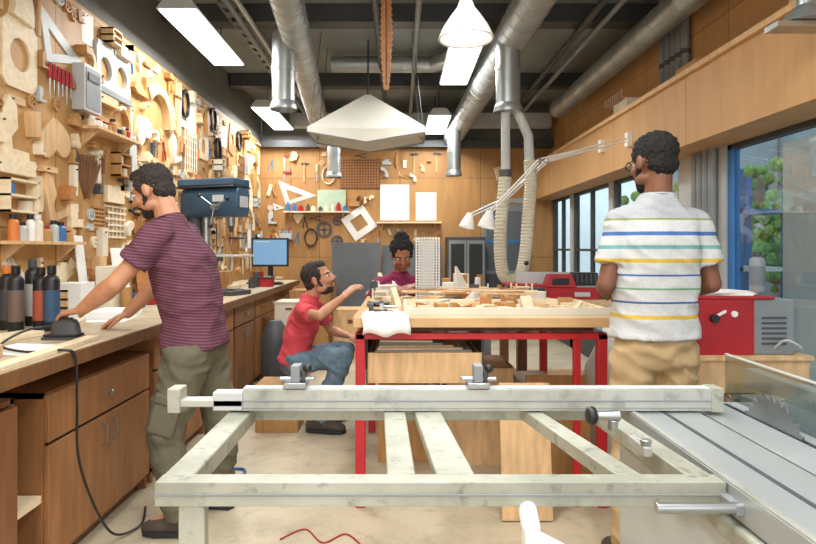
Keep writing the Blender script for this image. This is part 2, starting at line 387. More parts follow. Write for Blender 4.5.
    if glasses:
        m=M()
        for sx in(-1,1):
            m.tube([H(sx*.034+.022*math.cos(a),.103,.002+.017*math.sin(a)) for a in [2*math.pi*i/16 for i in range(16)]],.0022,black,6,True)
            m.tube([H(sx*.056,.103,.006),H(sx*.08,.06,.006),H(sx*.086,-.01,.002)],.0024,black,6)
        m.tube([H(-.012,.103,.004),H(.012,.103,.004)],.0022,black,6)
        m.out('glasses',body)
    m=M(); m.tube([nec+up2*.014+(Rr*math.cos(a)*.064+f2*math.sin(a)*.058) for a in [2*math.pi*i/24 for i in range(24)]],.005,shirt,6,True); m.out('collar',body)
    return body
stA=stripemat('maroon_striped_jersey',(.12,0,1),'633848',[(.6,'775560')],.0135)
person((-1.03,2.86,0),dict(p=dict(pel=(-.975,2.86,.90),wai=(-.98,2.86,1.03),che=(-1.035,2.86,1.27),nec=(-1.10,2.86,1.475),hed=(-1.185,2.87,1.615)),
    right=(0.05,1,0),right_pelvis=(0,1,0),face=(-1,.12,-.42),hup=(-.3,0,1),
    arms=[((-1.08,2.675,1.405),(-1.235,2.60,1.185),(-1.445,2.725,1.06),(-.85,.35,-.18),(0.05,.05,-1),(.2,1,0)),
          ((-1.08,3.04,1.405),(-1.24,3.16,1.19),(-1.42,3.13,1.0),(-.9,-.1,-.45),(-.2,0,-1),(.2,-1,0))],
    legs=[((-.975,2.765,.86),(-1.08,2.76,.48),(-1.02,2.80,.095),(-1,.1,0)),((-.975,2.955,.86),(-.90,3.02,.47),(-.93,3.10,.095),(-1,.15,0))]),
    skinA,stA,olive,hairg,"man in maroon striped shirt and olive trousers leaning over workbench",1.10,.62,'short',1,pleg=1.08,curl=.35,cargo=True,slv=.061)
base='b0b4b6'; S_=[]
cl=['8f9a58','4d6ea6','72a6a6','c7a843','4a66a2','7aa07c','3f5c98','cfae48']
z=1.452
for c in cl: S_.append((z,c)); z-=.056
S_=sorted(S_); R_=[]
for z,c in S_: R_+= [((z-.006)/2,c),((z+.006)/2,'c6c8c7')]
R_[-1]=(R_[-1][0],base)
stB=stripemat('grey_multi_striped_jersey',(0,0,.5),'c6c8c7',R_,fleck=.35)
person((1.07,2.5,0),dict(p=dict(pel=(1.06,2.5,.95),wai=(1.06,2.5,1.1),che=(1.07,2.5,1.36),nec=(1.075,2.5,1.55),hed=(1.065,2.525,1.70)),
    right=(1,.04,0),face=(-.34,.94,-.12),hup=(0,.1,1),
    arms=[((.915,2.5,1.445),(.855,2.49,1.19),(.93,2.72,1.14),(.5,.7,-.1),(.1,0,-1),(.6,-.6,.3)),
          ((1.235,2.5,1.445),(1.295,2.49,1.19),(1.215,2.72,1.14),(-.5,.7,-.1),(-.1,0,-1),(-.6,-.6,.3))],
    legs=[((.975,2.5,.9),(.96,2.53,.5),(.95,2.5,.095),(-.1,1,0)),((1.145,2.5,.9),(1.16,2.53,.5),(1.17,2.5,.095),(.15,1,0))]),
    skinB,stB,khaki,hairk,"man in grey striped t-shirt and khaki trousers standing turned away",1.0,.68,'curly',1,True,hem=.02,slv=.060,waist=1.04)
person((-.70,4.5,0),dict(p=dict(pel=(-.79,4.5,.52),wai=(-.775,4.5,.625),che=(-.725,4.5,.79),nec=(-.67,4.5,.965),hed=(-.61,4.49,1.11)),
    right=(.25,-1,0),right_pelvis=(.2,-1,0),face=(.94,-.18,.30),hup=(-.35,0,1),
    arms=[((-.715,4.325,.89),(-.55,4.12,.875),(-.405,4.25,.99),(.5,.2,.45),(.7,.5,-.3),(-.3,.4,.8)),
          ((-.65,4.675,.89),(-.55,4.80,.68),(-.40,4.66,.66),(.9,-.2,-.2),(0,0,-1),(.2,-1,.2))],
    legs=[((-.77,4.40,.50),(-.40,4.32,.56),(-.60,4.36,.10),(1,-.15,0)),((-.77,4.60,.50),(-.41,4.66,.55),(-.60,4.66,.10),(1,.15,0))]),
    skinC,coral,jean,hairg,"man in coral t-shirt and jeans crouching with raised hand",.88,.6,'short',.3,curl=.7,scale=1.1,slv=.060)
person((.0,4.75,0),dict(p=dict(pel=(.0,4.82,.64),wai=(.0,4.81,.76),che=(.0,4.78,.95),nec=(.0,4.75,1.14),hed=(.015,4.69,1.285)),
    right=(-1,0,0),face=(.08,-.85,-.4),hup=(0,-.4,1),
    arms=[((-.155,4.76,1.07),(-.21,4.62,.98),(-.08,4.42,1.06),(.5,-.6,-.1),(.2,0,-1),(1,.4,.2)),
          ((.155,4.76,1.07),(.21,4.62,.98),(.10,4.42,1.06),(-.5,-.6,-.1),(-.2,0,-1),(-1,.4,.2))],
    legs=[((-.08,4.80,.62),(-.1,4.62,.60),(-.1,4.72,.095),(0,-1,0)),((.08,4.80,.62),(.1,4.62,.60),(.1,4.72,.095),(0,-1,0))]),
    skinD,plum,jean,hairk,"woman in plum sweater bent over a model",.84,.6,'bun',longsleeve=True,hem=-.02,slv=.055)
# ------------------------------------------------------------ room shell
def struct(m,name,label=None): return m.out(name,kind='structure',label=label)
flm=wornmat('concrete_floor','c9bca0','b0a387',.55,0,1.6,.2)
m=M(); m.b2((-2.3,-1.5,-.1),(2.4,9.25,0),flm); struct(m,'floor')
ceilm=mat('ceiling_concrete','888e8c',.8,0,.2,1.5,detail=8)
m=M(); m.b2((-2.3,-1.5,3.5),(2.5,9.25,3.6),ceilm); struct(m,'ceiling')
darkw=mat('upper_wall','76756d',.8,0,.15,2)
m=M(); m.b2((-2.2,-1.5,0),(-2.1,9.25,2.94),ply); m.b2((-2.2,-1.5,2.94),(-2.12,9.25,3.5),darkw); struct(m,'wall_left')
m=M(); m.b2((-2.1,9.1,0),(2.4,9.2,2.85),plyB); m.b2((-2.1,9.12,2.85),(2.4,9.2,3.5),darkw); struct(m,'wall_back')
m=M(); m.b2((2.3,-1.5,2.1),(2.4,9.1,3.5),plyR)
for a,b in((-1.5,1.7),(4.25,4.95),(6.5,6.62),(8.0,8.12)): m.b2((2.3,a,0),(2.4,b,2.1),lgrey)
m.b2((2.3,4.95,0),(2.4,9.1,.25),dgrey); struct(m,'wall_right')
m=M(); m.b2((2.0,-1.5,2.06),(2.3,9.1,2.54),plyR); m.b2((1.97,-1.5,2.54),(2.3,9.1,2.575),wood); struct(m,'trim_1')
for i,(a,b,z0) in enumerate(((1.7,4.25,.05),(4.95,6.5,.25),(6.62,8.0,.25),(8.12,9.1,.25))):
    m=M(); fm=dgrey
    m.b2((2.32,a,z0),(2.38,a+.05,2.1),fm); m.b2((2.32,b-.05,z0),(2.38,b,2.1),bluel if i==0 else fm); m.b2((2.32,a,z0),(2.38,b,z0+.05),fm); m.b2((2.32,a,2.03),(2.38,b,2.1),fm)
    if i: m.b2((2.325,(a+b)/2-.02,z0),(2.375,(a+b)/2+.02,2.1),fm)
    if i: m.b2((2.325,a,1.3),(2.375,b,1.33),fm)
    m.b2((2.347,a+.05,z0+.05),(2.353,b-.05,2.03),pane); struct(m,'window_%d'%(i+1))
m=M(); m.b2((1.25,9.06,0),(1.95,9.1,2.0),grey)
for x0,x1 in((1.3,1.58),(1.62,1.9)):
    for z0,z1 in((.1,.95),(1.0,1.9)): m.b2((x0,9.05,z0),(x1,9.065,z1),chalk if z1>1 else dgrey)
    m.b2((x0,9.045,1.42),(x1,9.05,1.46),bluel)
struct(m,'door_1')
m=M()
for y in(3.2,5.3,7.4): m.b2((-2.1,y,3.34),(2.3,y+.18,3.5),dgrey)
struct(m,'trim_2')
m=M(); m.b2((-2.1,8.95,2.85),(2.3,9.12,2.95),dgrey); m.b2((-1.6,8.7,3.1),(2.2,8.85,3.3),lgrey); struct(m,'trim_3')
# outside
m=M(); m.b2((2.4,-3,-.1),(14,24,0),mat('paving','9ba1a3',.8,0,.1,2)); struct(m,'ground')
m=M(); m.b2((9.5,-3,0),(9.7,24,4.9),mat('facade','8a969c',.7,0,.2,1)); m.b2((9.45,0,1.9),(9.5,24,2.0),lgrey)
for y in range(1,23,2): m.b2((9.43,y,0),(9.5,y+.12,4.9),grey); m.b2((9.44,y+.5,2.1),(9.5,y+1.6,3.2),dgrey)
m.out('boundary_wall',label='grey panelled wall across the yard',cat='wall',kind='structure')
r=root('storage_rack','blue steel storage rack standing outside the window','rack',(3.45,6.15,0))
for x in(0,.5):
    for y in(0,.7): m=M(); m.b2((x,y,0),(x+.07,y+.07,2.15),bluel); m.out('post',r)
for z in(.5,1.1,1.7): m=M(); m.b2((0,0,z),(.57,.77,z+.04),lgrey if z==1.1 else bluel); m.out('shelf',r)
m=M(); m.b2((3.7,3.4,0),(3.75,5.8,2.35),paper); m.out('white_board',label='large white board standing upright outside the glass',cat='board')
for i in range(6):
    m=M(); y=7.4+i*2.0
    for k in range(90):
        p=V((random.gauss(0,.33),random.uniform(-.85,.85),RU(.5,2.9)))
        m.ball(p,RU(.06,.17),leafm,seg=7,rows=5)
    m.cyl((0,0,0),(0,0,1.6),.06,.04,woodd); m.out('shrub',label='leafy green shrub growing in the yard',cat='shrub',loc=(7.3,y,0),group='shrubs along the yard wall')
# ------------------------------------------------------------ left bench and cabinets
m=M(); m.b2((-2.09,1.2,.865),(-1.335,7.9,.92),topm); m.b2((-1.335,1.2,.86),(-1.32,7.9,.921),woodd)
m.out('worktop',label='long worn wooden worktop along the tool wall',cat='worktop',bev=.003)
def cabinet(y0,y1,zt,mt,label,drawers=0,doors=2,xf=-1.40):
    r=root('cabinet',label,'cabinet',(xf,y0,0)); w=y1-y0; D=.64
    m=M(); m.b2((-D,0,0),(-.02,.02,zt),mt); m.b2((-D,w-.02,0),(-.02,w,zt),mt); m.b2((-D,0,zt-.02),(-.02,w,zt),mt); m.b2((-D,0,.06),(-.02,w,.08),mt); m.b2((-D,0,0),(-D+.015,w,zt),mt); m.b2((-.08,0,0),(-.06,w,.07),woodd)
    m.out('carcass',r)
    zd=zt-.02
    if drawers:
        hh=.19; zd=zt-hh-.015; n=drawers; ww=(w-.01)/n
        for i in range(n):
            d=root2('drawer',r); a=.005+i*ww
            m=M(); m.b2((-.02,a+.004,zd+.008),(0,a+ww-.004,zt-.008),mt); m.b2((-D+.05,a+.02,zd+.02),(-.02,a+ww-.02,zd+.03),mt)
            m.out('drawer_front',d,bev=.003)
            m=M(); yc=a+ww*.5; m.lathe([(.006,0),(.006,.014),(.014,.018),(.016,.024),(.008,.03)],(0,yc,zd+hh/2),(1,0,0),steel); m.out('knob',d)
    n=doors; ww=(w-.01)/n
    for i in range(n):
        d=root2('door',r); a=.005+i*ww
        m=M(); m.b2((-.02,a+.004,.085),(0,a+ww-.004,zd-.006),mt); m.out('door_panel',d,bev=.003)
        m=M(); yc=a+(ww-.05 if i%2==0 else .05); zc=zd-.09
        m.tube([(0,yc,zc+.05),(.025,yc,zc+.045),(.025,yc,zc-.045),(0,yc,zc-.05)],.005,steel,6); m.out('handle',d)
    return r
cabinet(1.25,2.16,.80,cab2,'brown wooden base cabinet under the near end of worktop',0,2,-1.37)
cabinet(2.38,3.36,.76,cab,'brown wooden cabinet with wide drawer above two doors',1,2)
cabinet(3.42,4.34,.84,cab,'brown wooden cabinet beneath the workbench',1,2)
cabinet(4.38,5.05,.86,cab,'brown wooden cabinet beneath the workbench',1,2)
cabinet(5.08,5.78,.86,cab2,'darker brown cabinet with doors under bench',1,2)
cabinet(5.81,6.7,.86,cab,'brown wooden cabinet near bench end',2,2)
cabinet(6.73,7.85,.86,cab2,'dark brown cabinet under the computer',1,2)
m=M(); m.b2((-2.02,2.165,.33),(-1.42,2.375,.36),woodp); m.b2((-2.02,2.165,0),(-2.0,2.375,.86),cab); m.out('storage_shelf',label='pale shelf in the gap between two cabinets',cat='shelf')
# ------------------------------------------------------------ things on the bench
def bottle(loc,hh,r,bodym,labm,capm,label,name='bottle',cat='bottle',group=None):
    e=root(name,label,cat,loc,group=group)
    m=M(); m.lathe([(r*.92,0),(r,.01),(r,hh*.78),(r*.86,hh*.82),(r*.45,hh*.87),(r*.45,hh*.89)],m=bodym); m.out('bottle_body',e)
    m=M(); m.lathe([(r*1.01,hh*.15),(r*1.015,hh*.16),(r*1.015,hh*.62),(r*1.01,hh*.63)],m=labm,cap=False); m.out('label_sleeve',e)
    m=M(); m.lathe([(r*.55,hh*.87),(r*.58,hh*.88),(r*.55,hh),(r*.3,hh*1.005)],m=capm); m.out('cap',e); return e
cols=[(black,dgrey,orange),(black,colmat('6b5a50'),black),(black,colmat('b0553a'),black),(black,colmat('32506e'),black),(black,lgrey,dgrey)]
for i,(x,y,hh) in enumerate(((-2.03,3.1,.33),(-1.94,3.03,.33),(-1.855,3.1,.32),(-1.77,3.05,.33),(-1.99,3.25,.36))):
    a,b,c=cols[i]; bottle((x,y,.92),hh,.037,a,b,c,'black spray can with coloured label on the worktop','spray_can','can','spray cans on the worktop')
e=root('power_sander','dark handheld power sander with black cord on worktop','power tool',(-1.545,2.775,.92))
m=M(); m.b2((-.09,-.045,0),(.07,.045,.012),dgrey); m.b2((-.085,-.04,.014),(.065,.04,.024),rubber); m.out('sanding_pad',e,bev=.002)
m=M(); m.loft([ell((0,0,z),V((1,0,0)),V((0,1,0)),w,d) for z,w,d in((.024,.07,.036),(.045,.065,.034),(.07,.06,.03),(.088,.05,.024),(.098,.03,.015))],dgrey); m.out('motor_housing',e)
m=M(); m.tube(spline([(-.06,0,.06),(-.14,-.06,.05),(-.1,-.3,.02),(.08,-.42,.012),(.2,-.38,.012),(.238,-.36,-.02),(.245,-.36,-.2),(.22,-.30,-.45),(.24,-.2,-.70),(.25,-.05,-.88),(.3,.1,-.908),(.24,.3,-.908)],8),.0055,black,8); m.out('power_cord',e)
def blk(name,lo,hi,mt,label,cat,rot=0,bev=.002):
    lo=V(lo);hi=V(hi);c=(lo+hi)/2; m=M(); d=hi-lo; m.b2((-d.x/2,-d.y/2,0),(d.x/2,d.y/2,d.z),mt)
    return m.out(name,label=label,cat=cat,loc=(c.x,c.y,lo.z),rot=(0,0,rot),bev=bev)
blk('wood_strip',(-1.42,2.0,.921),(-1.36,2.75,.94),woodp,'pale wood strip lying on worktop edge','wood',.05)
blk('wood_strip',(-1.9,2.35,.921),(-1.78,2.9,.945),woodp,'pale wood strip lying on the worktop','wood',-.3)
blk('paper_sheet',(-1.98,3.35,.921),(-1.6,3.8,.924),paper,'white paper sheet lying on bench','paper',.2,0)
blk('paper_sheet',(-1.7,2.35,.921),(-1.42,2.6,.9235),paper,'white drawing sheet under the sander','paper',-.2,0)
blk('wood_block',(-1.62,2.15,.921),(-1.5,2.3,.97),wood,'small light wood block on the worktop','wood',.4)
blk('magazine_box',(-1.98,3.9,.921),(-1.88,4.1,1.22),cream,'cream card file box on bench','box')
blk('paper_stack',(-1.85,3.5,.925),(-1.62,3.8,.965),paper,'stack of white papers on the bench','paper',.1,.001)
blk('white_carton',(-2.05,3.55,.925),(-1.9,3.75,1.13),white,'white carton standing on the bench','box',.1)
for i in range(9):
    y=3.0+i*.62
    if 5.0<y<6: continue
    L=RU(.15,.4); blk('wood_offcut',(-1.75,y,.921),(-1.75+RU(.04,.09),y+L,.921+RU(.01,.04)),C_([woodp,wood,woodm]),'loose wood offcut on the worktop','wood',RU(-.6,.6))
def leaning(name,mt,label,cat,y,w,hh,x=-2.0,lean=-.12,th=.006):
    m=M(); m.b2((0,-w/2,0),(th,w/2,hh),mt); return m.out(name,label=label,cat=cat,loc=(x,y,.922),rot=(0,lean,0))
leaning('paper_pad',paper,'white paper pad leaning on the wall','paper',4.35,.22,.42)
leaning('drawing_board',white,'white board leaning against the wall','board',3.83,.1,.5)
leaning('cardboard_sheet',woodo,'brown card sheet leaning against the wall','cardboard',4.75,.3,.3)
blk('cardboard_box',(-1.95,6.1,.921),(-1.75,6.3,1.1),woodm,'small brown box on bench','box',.1)
kinds=[('tin',lgrey),('jar',cream),('tin',redd),('jar',woodm),('cup',white),('tin',bluel),('tin',dgrey)]
for i in range(16):
    y=3.95+i*.2+RU(-.04,.04)
    if 5.05<y<5.95: continue
    k,mt=C_(kinds); rr=RU(.03,.05); hh=RU(.08,.16)
    m=M(); m.lathe([(rr*.9,0),(rr,.005),(rr,hh*.93),(rr*1.05,hh*.94),(rr*1.05,hh),(rr*.9,hh),(rr*.88,hh*.6),(0,hh*.6)],m=mt)
    m.out(k,label={'tin':'small painted tin on the worktop','jar':'small round jar on the worktop','cup':'white cup on the worktop'}[k],cat=k,loc=(-1.84 if y<5.2 else -1.55,y+.1,.921),group='containers along the workbench')
for i,(x,y,mt) in enumerate(((-1.5,4.0,colmat('c9a050')),(-1.47,4.5,redd),(-1.5,4.75,colmat('2c2c2c')))):
    m=M(); m.ringp(circ(.05,24),circ(.03,24),.03,mt,'XY'); m.out('tape_roll',label='roll of adhesive tape lying flat',cat='tape',loc=(x,y,.921))
m=M(); m.b2((-.11,-.08,0),(.11,.08,.09),redd); m.b2((-.12,-.09,.09),(.12,.09,.1),black); m.out('parts_box',label='red parts box with black lid on the worktop',cat='box',loc=(-1.5,6.55,.921))
# drill press
e=root('drill_press','blue bench drill press standing on the worktop','drill press',(-1.66,5.45,.92),(0,0,-.35))
m=M(); m.b2((-.17,-.15,0),(.26,.15,.04),dgrey)
for y in(-.08,.06): m.b2((.05,y,.04),(.24,y+.02,.046),black)
m.out('base',e,bev=.01)
m=M(); m.cyl((-.12,0,.04),(-.12,0,.95),.038,.038,steel,20); m.cyl((-.12,0,.04),(-.12,0,.14),.06,.055,dgrey,20); m.out('column',e)
m=M(); m.loft([[V((x,y*k,z)) for y,z in((-.09,.70),(.09,.70),(.12,.76),(.12,.90),(.09,.95),(-.09,.95),(-.12,.90),(-.12,.76))] for x,k in((-.34,.7),(-.26,.95),(.0,1.0),(.24,.92),(.28,.75))],blue); m.box((.285,0,.83),(.008,.12,.1),lgrey); m.box((.1,-.122,.86),(.12,.006,.06),lgrey)
for k in range(5): m.box((-.22+k*.03,-.112,.83),(.012,.006,.09),black)
m.out('head',e,bev=.012)
m=M(); m.b2((-.34,-.13,.975),(.26,.13,1.04),blue); m.b2((-.35,-.14,.955),(.27,.14,.975),black); m.out('belt_cover',e,bev=.015)
m=M(); m.cyl((-.24,0,.5),(-.24,0,.70),.075,.075,dgrey,20); m.out('motor',e)
m=M(); m.cyl((.15,0,.62),(.15,0,.72),.032,.04,steel); m.cyl((.15,0,.56),(.15,0,.62),.015,.028,dgrey); m.cyl((.15,0,.44),(.15,0,.56),.005,.006,steel); m.out('chuck',e)
m=M(); m.b2((-.03,-.15,.34),(.30,.15,.36),lgrey); m.b2((-.17,-.05,.30),(.03,.05,.37),grey); m.out('drill_table',e,bev=.006)
m=M(); m.cyl((.1,-.11,.78),(.1,-.20,.78),.025,.025,steel)
for a in(.4,2.5,4.6):
    p=V((.1+.17*math.cos(a),-.2,.78+.17*math.sin(a))); m.cyl((.1,-.18,.78),p,.006,.006,steel); m.ball(p,.02,black)
m.out('feed_lever',e)
m=M(); m.cyl((.22,.07,.45),(.22,.07,.72),.006,.006,steel,8); m.b2((.13,-.01,.50),(.23,.08,.515),dgrey); m.out('depth_stop',e)
e=root('monitor','black computer monitor with blue screen on the bench','monitor',(-1.55,7.15,.92))
m=M(); m.b2((-.12,-.08,0),(.12,.1,.015),black); m.b2((-.03,.03,.015),(.03,.05,.3),black); m.out('stand',e)
m=M(); m.b2((-.22,-.0,.2),(.22,.035,.54),black); m.out('bezel',e,bev=.005)
m=M(); m.b2((-.2,-.004,.222),(.2,.0,.518),screen); m.b2((-.18,-.006,.49),(.0,-.004,.5),white); m.out('screen',e)
m=M(); m.b2((-.2,-.07,0),(.2,.07,.02),black)
for i in range(12):
    for j in range(4): m.b2((-.19+i*.0317,-.06+j*.03,.02),(-.165+i*.0317,-.035+j*.03,.027),dgrey)
m.out('keyboard',label='black computer keyboard in front of the monitor',cat='keyboard',loc=(-1.55,6.88,.921))
# ------------------------------------------------------------ wall items (local: x out of the wall, y along, z up)
def w_setsq(mt,s=.3):
    m=M(); a=s; o=[(0,0),(a,0),(0,a*.8)]; i=[(a*.15,a*.12),(a*.6,a*.12),(a*.15,a*.47)]; o=[(p[0]-a/2,p[1]-a*.4) for p in o]; i=[(p[0]-a/2,p[1]-a*.4) for p in i]
    m.ringp(o,i,.008,mt); return m,a,a*.8,'set_square','flat triangular set square hung on the tool wall','set square'
def w_disc(mt,w=.25,hh=.3):
    m=M(); m.ringp(rectloop(w,hh,24),circ(min(w,hh)*.3,24),.014,mt); return m,w,hh,'cutting_template','board template with a round hole on wall','template'
def w_frame(mt,w=.25,hh=.3):
    m=M(); m.ringp([(-w/2,-hh/2),(w/2,-hh/2),(w/2,hh/2),(-w/2,hh/2)],[(-w/2+.03,-hh/2+.03),(w/2-.03,-hh/2+.03),(w/2-.03,hh/2-.03),(-w/2+.03,hh/2-.03)],.03,mt)
    m.b2((.002,-.01,-hh/2+.03),(.015,.01,hh/2-.03),mt); return m,w,hh,'gluing_jig','small wooden gluing jig hung on the tool wall','jig'
def w_lattice(mt,w=.3,hh=.35):
    m=M(); n=6
    for i in range(n):
        t=-w/2+.01+i*(w-.02)/(n-1); m.b2((.008,t-.007,-hh/2),(.016,t+.007,hh/2),mt)
        t=-hh/2+.01+i*(hh-.02)/(n-1); m.b2((0,-w/2,t-.007),(.008,w/2,t+.007),mt)
    return m,w,hh,'lattice_panel','woven lattice sample panel on wall','panel'
def w_arc(mt,s=.3):
    m=M(); n=14; O=[];I=[]; kk=RU(.5,.75); sp=RU(1.2,2.3)
    for i in range(n):
        a=-.3+i*sp/(n-1); O.append((s*math.cos(a),s*math.sin(a))); k=kk+.1*math.sin(a*2); I.append((s*k*math.cos(a),s*k*math.sin(a)))
    P=O+I[::-1]; cx=sum(p[0] for p in P)/len(P); cy=sum(p[1] for p in P)/len(P); P=[(p[0]-cx,p[1]-cy) for p in P]; m.prism(P,RU(.015,.06),mt)
    w=max(p[0] for p in P)-min(p[0] for p in P); hh=max(p[1] for p in P)-min(p[1] for p in P); return m,w,hh,'curved_rib','curved wooden rib template hung on wall','template'
def w_plank(mt,w=.09,hh=.5):
    m=M(); t=RU(.015,.06); m.b2((0,-w/2,-hh/2),(t,w/2,hh/2),mt); m.cyl((t,0,hh/2-.03),(t+.012,0,hh/2-.03),.005,.005,dgrey,8); return m,w,hh,'wooden_offcut','plain wooden offcut board hung on wall','wood'
def w_profile(mt,w=.15,hh=.25):
    m=M(); P=[(-w/2,-hh/2),(w/2,-hh/2)]; y=-hh/2; n=random.choice([3,4,5])
    for i in range(n):
        x=w/2*RU(-.2,1); P.append((x,y)); y+=hh/n; P.append((x,y))
    P.append((-w/2,hh/2)); m.prism(P,RU(.02,.07),mt); return m,w,hh,'routing_template','stepped wooden routing template hung on wall','template'
def w_blob(mt,s=.12):
    m=M(); a0=RU(0,6); P=[]
    for i in range(26):
        a=2*math.pi*i/26; r=s*(.72+.25*math.sin(2*a+a0)+.14*math.sin(3*a+a0*2)); P.append((r*math.cos(a)*.8,r*math.sin(a)))
    m.prism(P,RU(.012,.05),mt); return m,s*1.7,s*2,'shaped_offcut','irregular curved wooden offcut on wall','wood'
def w_hook(mt,s=.2):
    m=M(); P=[(0,0),(s,0),(s,s*.2),(s*.35,s*.22),(s*.3,s*.5),(s*.55,s*.75),(s*.5,s*1.3),(s*.2,s*1.5),(0,s*1.1)]
    P=[(p[0]-s*.5,p[1]-s*.7) for p in P]; m.prism(P,RU(.02,.06),mt); return m,s,s*1.5,'bracket_template','notched wooden bracket template hung on wall','template'
def w_saw(mt):
    m=M(); m.prism([(-.25,-.02),(.12,-.06),(.12,.06),(-.25,.02)],.004,steel,off=.012); m.ringp([(.1,-.07),(.22,-.08),(.24,.06),(.1,.07)],[(.14,-.035),(.19,-.04),(.2,.03),(.14,.035)],.024,mt); return m,.5,.17,'hand_saw','hand saw with wooden handle on wall','saw'
def w_clamp(mt,L=.45):
    m=M(); m.b2((.01,-.012,-L/2),(.02,.012,L/2),steel); m.b2((0,-.012,L/2-.03),(.03,.11,L/2),mt); m.b2((0,-.02,-L*.2),(.03,.11,-L*.2+.03),mt); m.cyl((.015,.09,-L*.2-.1),(.015,.09,-L*.2+.1),.006,.006,steel,8); m.cyl((.015,.09,-L*.2-.18),(.015,.09,-L*.2-.07),.014,.014,woodo,10); return m,.14,L,'bar_clamp','steel bar clamp with wooden grip on wall','clamp'
def w_hammer(mt):
    m=M(); m.cyl((.02,0,-.16),(.02,0,.12),.012,.010,wood,10); m.cyl((.02,-.05,.12),(.02,.035,.12),.015,.013,dgrey,12); m.prism([(.035,.105),(.075,.115),(.075,.122),(.035,.135)],.02,dgrey,off=.01); return m,.14,.32,'hammer','hammer with wooden shaft hung on wall','hammer'
def w_chisel(mt):
    m=M(); m.cyl((.015,0,.02),(.015,0,.13),.012,.015,mt,10); m.prism([(-.009,-.12),(.009,-.12),(.006,.03),(-.006,.03)],.005,steel,off=.012); return m,.05,.26,'chisel','chisel with coloured handle hung on wall','chisel'
def w_square(mt):
    m=M(); m.b2((0,-.1,-.01),(.02,.04,.03),woodd); m.b2((.008,.03,-.25),(.012,.06,.03),steel); return m,.16,.33,'try_square','steel try square with wood stock on wall','square'
def w_mallet(mt):
    m=M(); m.b2((0,-.06,.06),(.06,.06,.14),mt); m.cyl((.03,0,-.16),(.03,0,.07),.011,.012,woodp,10); return m,.13,.3,'mallet','wooden mallet hung on wall','mallet'
def w_pliers(mt):
    m=M(); m.tube([(.012,-.03,-.11),(.012,-.025,-.04),(.012,.004,.02),(.012,.006,.06)],.007,mt,8); m.tube([(.012,.03,-.11),(.012,.025,-.04),(.012,-.004,.02),(.012,-.006,.06)],.007,mt,8); m.cyl((.004,0,.0),(.02,0,.0),.012,.012,dgrey,12); return m,.08,.19,'pliers','pair of pliers hung on the tool wall','pliers'
def w_coil(mt):
    m=M()
    for k in range(4): m.tube([(.012+.008*k,(.10-.004*k)*math.cos(a),(.12+.005*k)*math.sin(a)) for a in [2*math.pi*i/28 for i in range(28)]],.006,mt,6,True)
    m.b2((0,-.012,.1),(.05,.012,.13),dgrey); return m,.24,.27,'cable_coil','coiled cable hung on a wall hook','cable'
def w_box(mt,w=.18,hh=.14):
    m=M(); m.b2((0,-w/2,-hh/2),(.1,w/2,-hh/2+.01),mt); m.b2((.09,-w/2,-hh/2),(.1,w/2,hh*.2),mt)
    for s in(-1,1): m.prism([(s*w/2-.005,-hh/2),(s*w/2+.005,-hh/2),(s*w/2+.005,hh/2),(s*w/2-.005,hh/2)],.1,mt)
    m.b2((0,-w/2,-hh/2),(.008,w/2,hh/2),mt)
    for k in range(5): m.cyl((.05,-w/2+.025+k*(w-.05)/4,-hh/2+.01),(.05+RU(-.02,.02),-w/2+.025+k*(w-.05)/4,hh*RU(.5,.9)),.006,.005,random.choice([woodp,steel,redd,black]),8)
    return m,w+.02,hh*1.5,'tool_holder','open wall box holding small tools','tool holder'
def w_pegs(mt,n=6):
    m=M(); w=n*.045; m.b2((0,-w/2,.05),(.018,w/2,.08),woodd)
    for i in range(n):
        y=-w/2+.022+i*.045; l=RU(.12,.2); m.cyl((.03,y,.07),(.03,y,-.02),.010,.012,mt,8); m.cyl((.03,y,-.02),(.03,y,.05-l),.004,.003,steel,6)
    return m,w,.26,'screwdriver_rack','rack of screwdrivers fixed to wall','tool rack'
def w_leaf(mt,s=.3):
    m=M(); n=9
    for i in range(n):
        a=-.5+i*.13; m.box((.004+.003*i,math.sin(a)*s*.4,math.cos(a)*s*.4-s*.3),(.003,.03,s*.8),mt,Matrix.Rotation(-a,3,'X'))
    return m,s*.7,s,'veneer_samples','fanned veneer sample strips hung on wall','samples'
def w_handle(mt):
    m=M(); P=[]; q=RU(-.06,.08); L=RU(.1,.2)
    for i in range(13):
        t=i/12; P.append((.02,math.sin(t*3.1)*q,-L+t*2*L))
    m.tube(P,[.008+.010*math.sin(math.pi*i/12) for i in range(13)],mt,10); return m,.1,2*L,'carved_grip','carved curved wooden tool grip on wall','wood'
def w_paper(mt,w=.15,hh=.21):
    m=M(); m.b2((0,-w/2,-hh/2),(.002,w/2,hh/2),paper); m.cyl((.002,0,hh/2-.015),(.006,0,hh/2-.015),.005,.005,redd,8); return m,w,hh,'pinned_note','white paper note pinned to the wall','paper'
def w_wheel(mt,r=.1):
    m=M(); m.ringp(circ(r,24),circ(r*.72,24),.018,mt); m.ringp(circ(r*.25,12),circ(r*.12,12),.02,mt)
    for k in range(4): m.box((.009,math.cos(k*math.pi/2)*r*.48,math.sin(k*math.pi/2)*r*.48),(.012,r*.52 if k%2==0 else .015,.015 if k%2==0 else r*.52),mt)
    return m,2*r,2*r,'spoked_disc','round spoked disc hung on wall','disc'
def w_bundle(mt):
    m=M(); n=random.choice([4,5,6]); L=RU(.25,.5)
    for i in range(n):
        y=-.04+i*.09/n; m.box((.02+.012*(i%2),y,RU(-.03,.03)),(.016,.014,L),random.choice([mt,woodp,wood]),Matrix.Rotation(RU(-.05,.05),3,'X'))
    m.b2((0,-.06,L*.2),(.045,.06,L*.2+.02),woodd); return m,.13,L+.06,'stick_bundle','bundle of wooden sticks held on wall','wood'
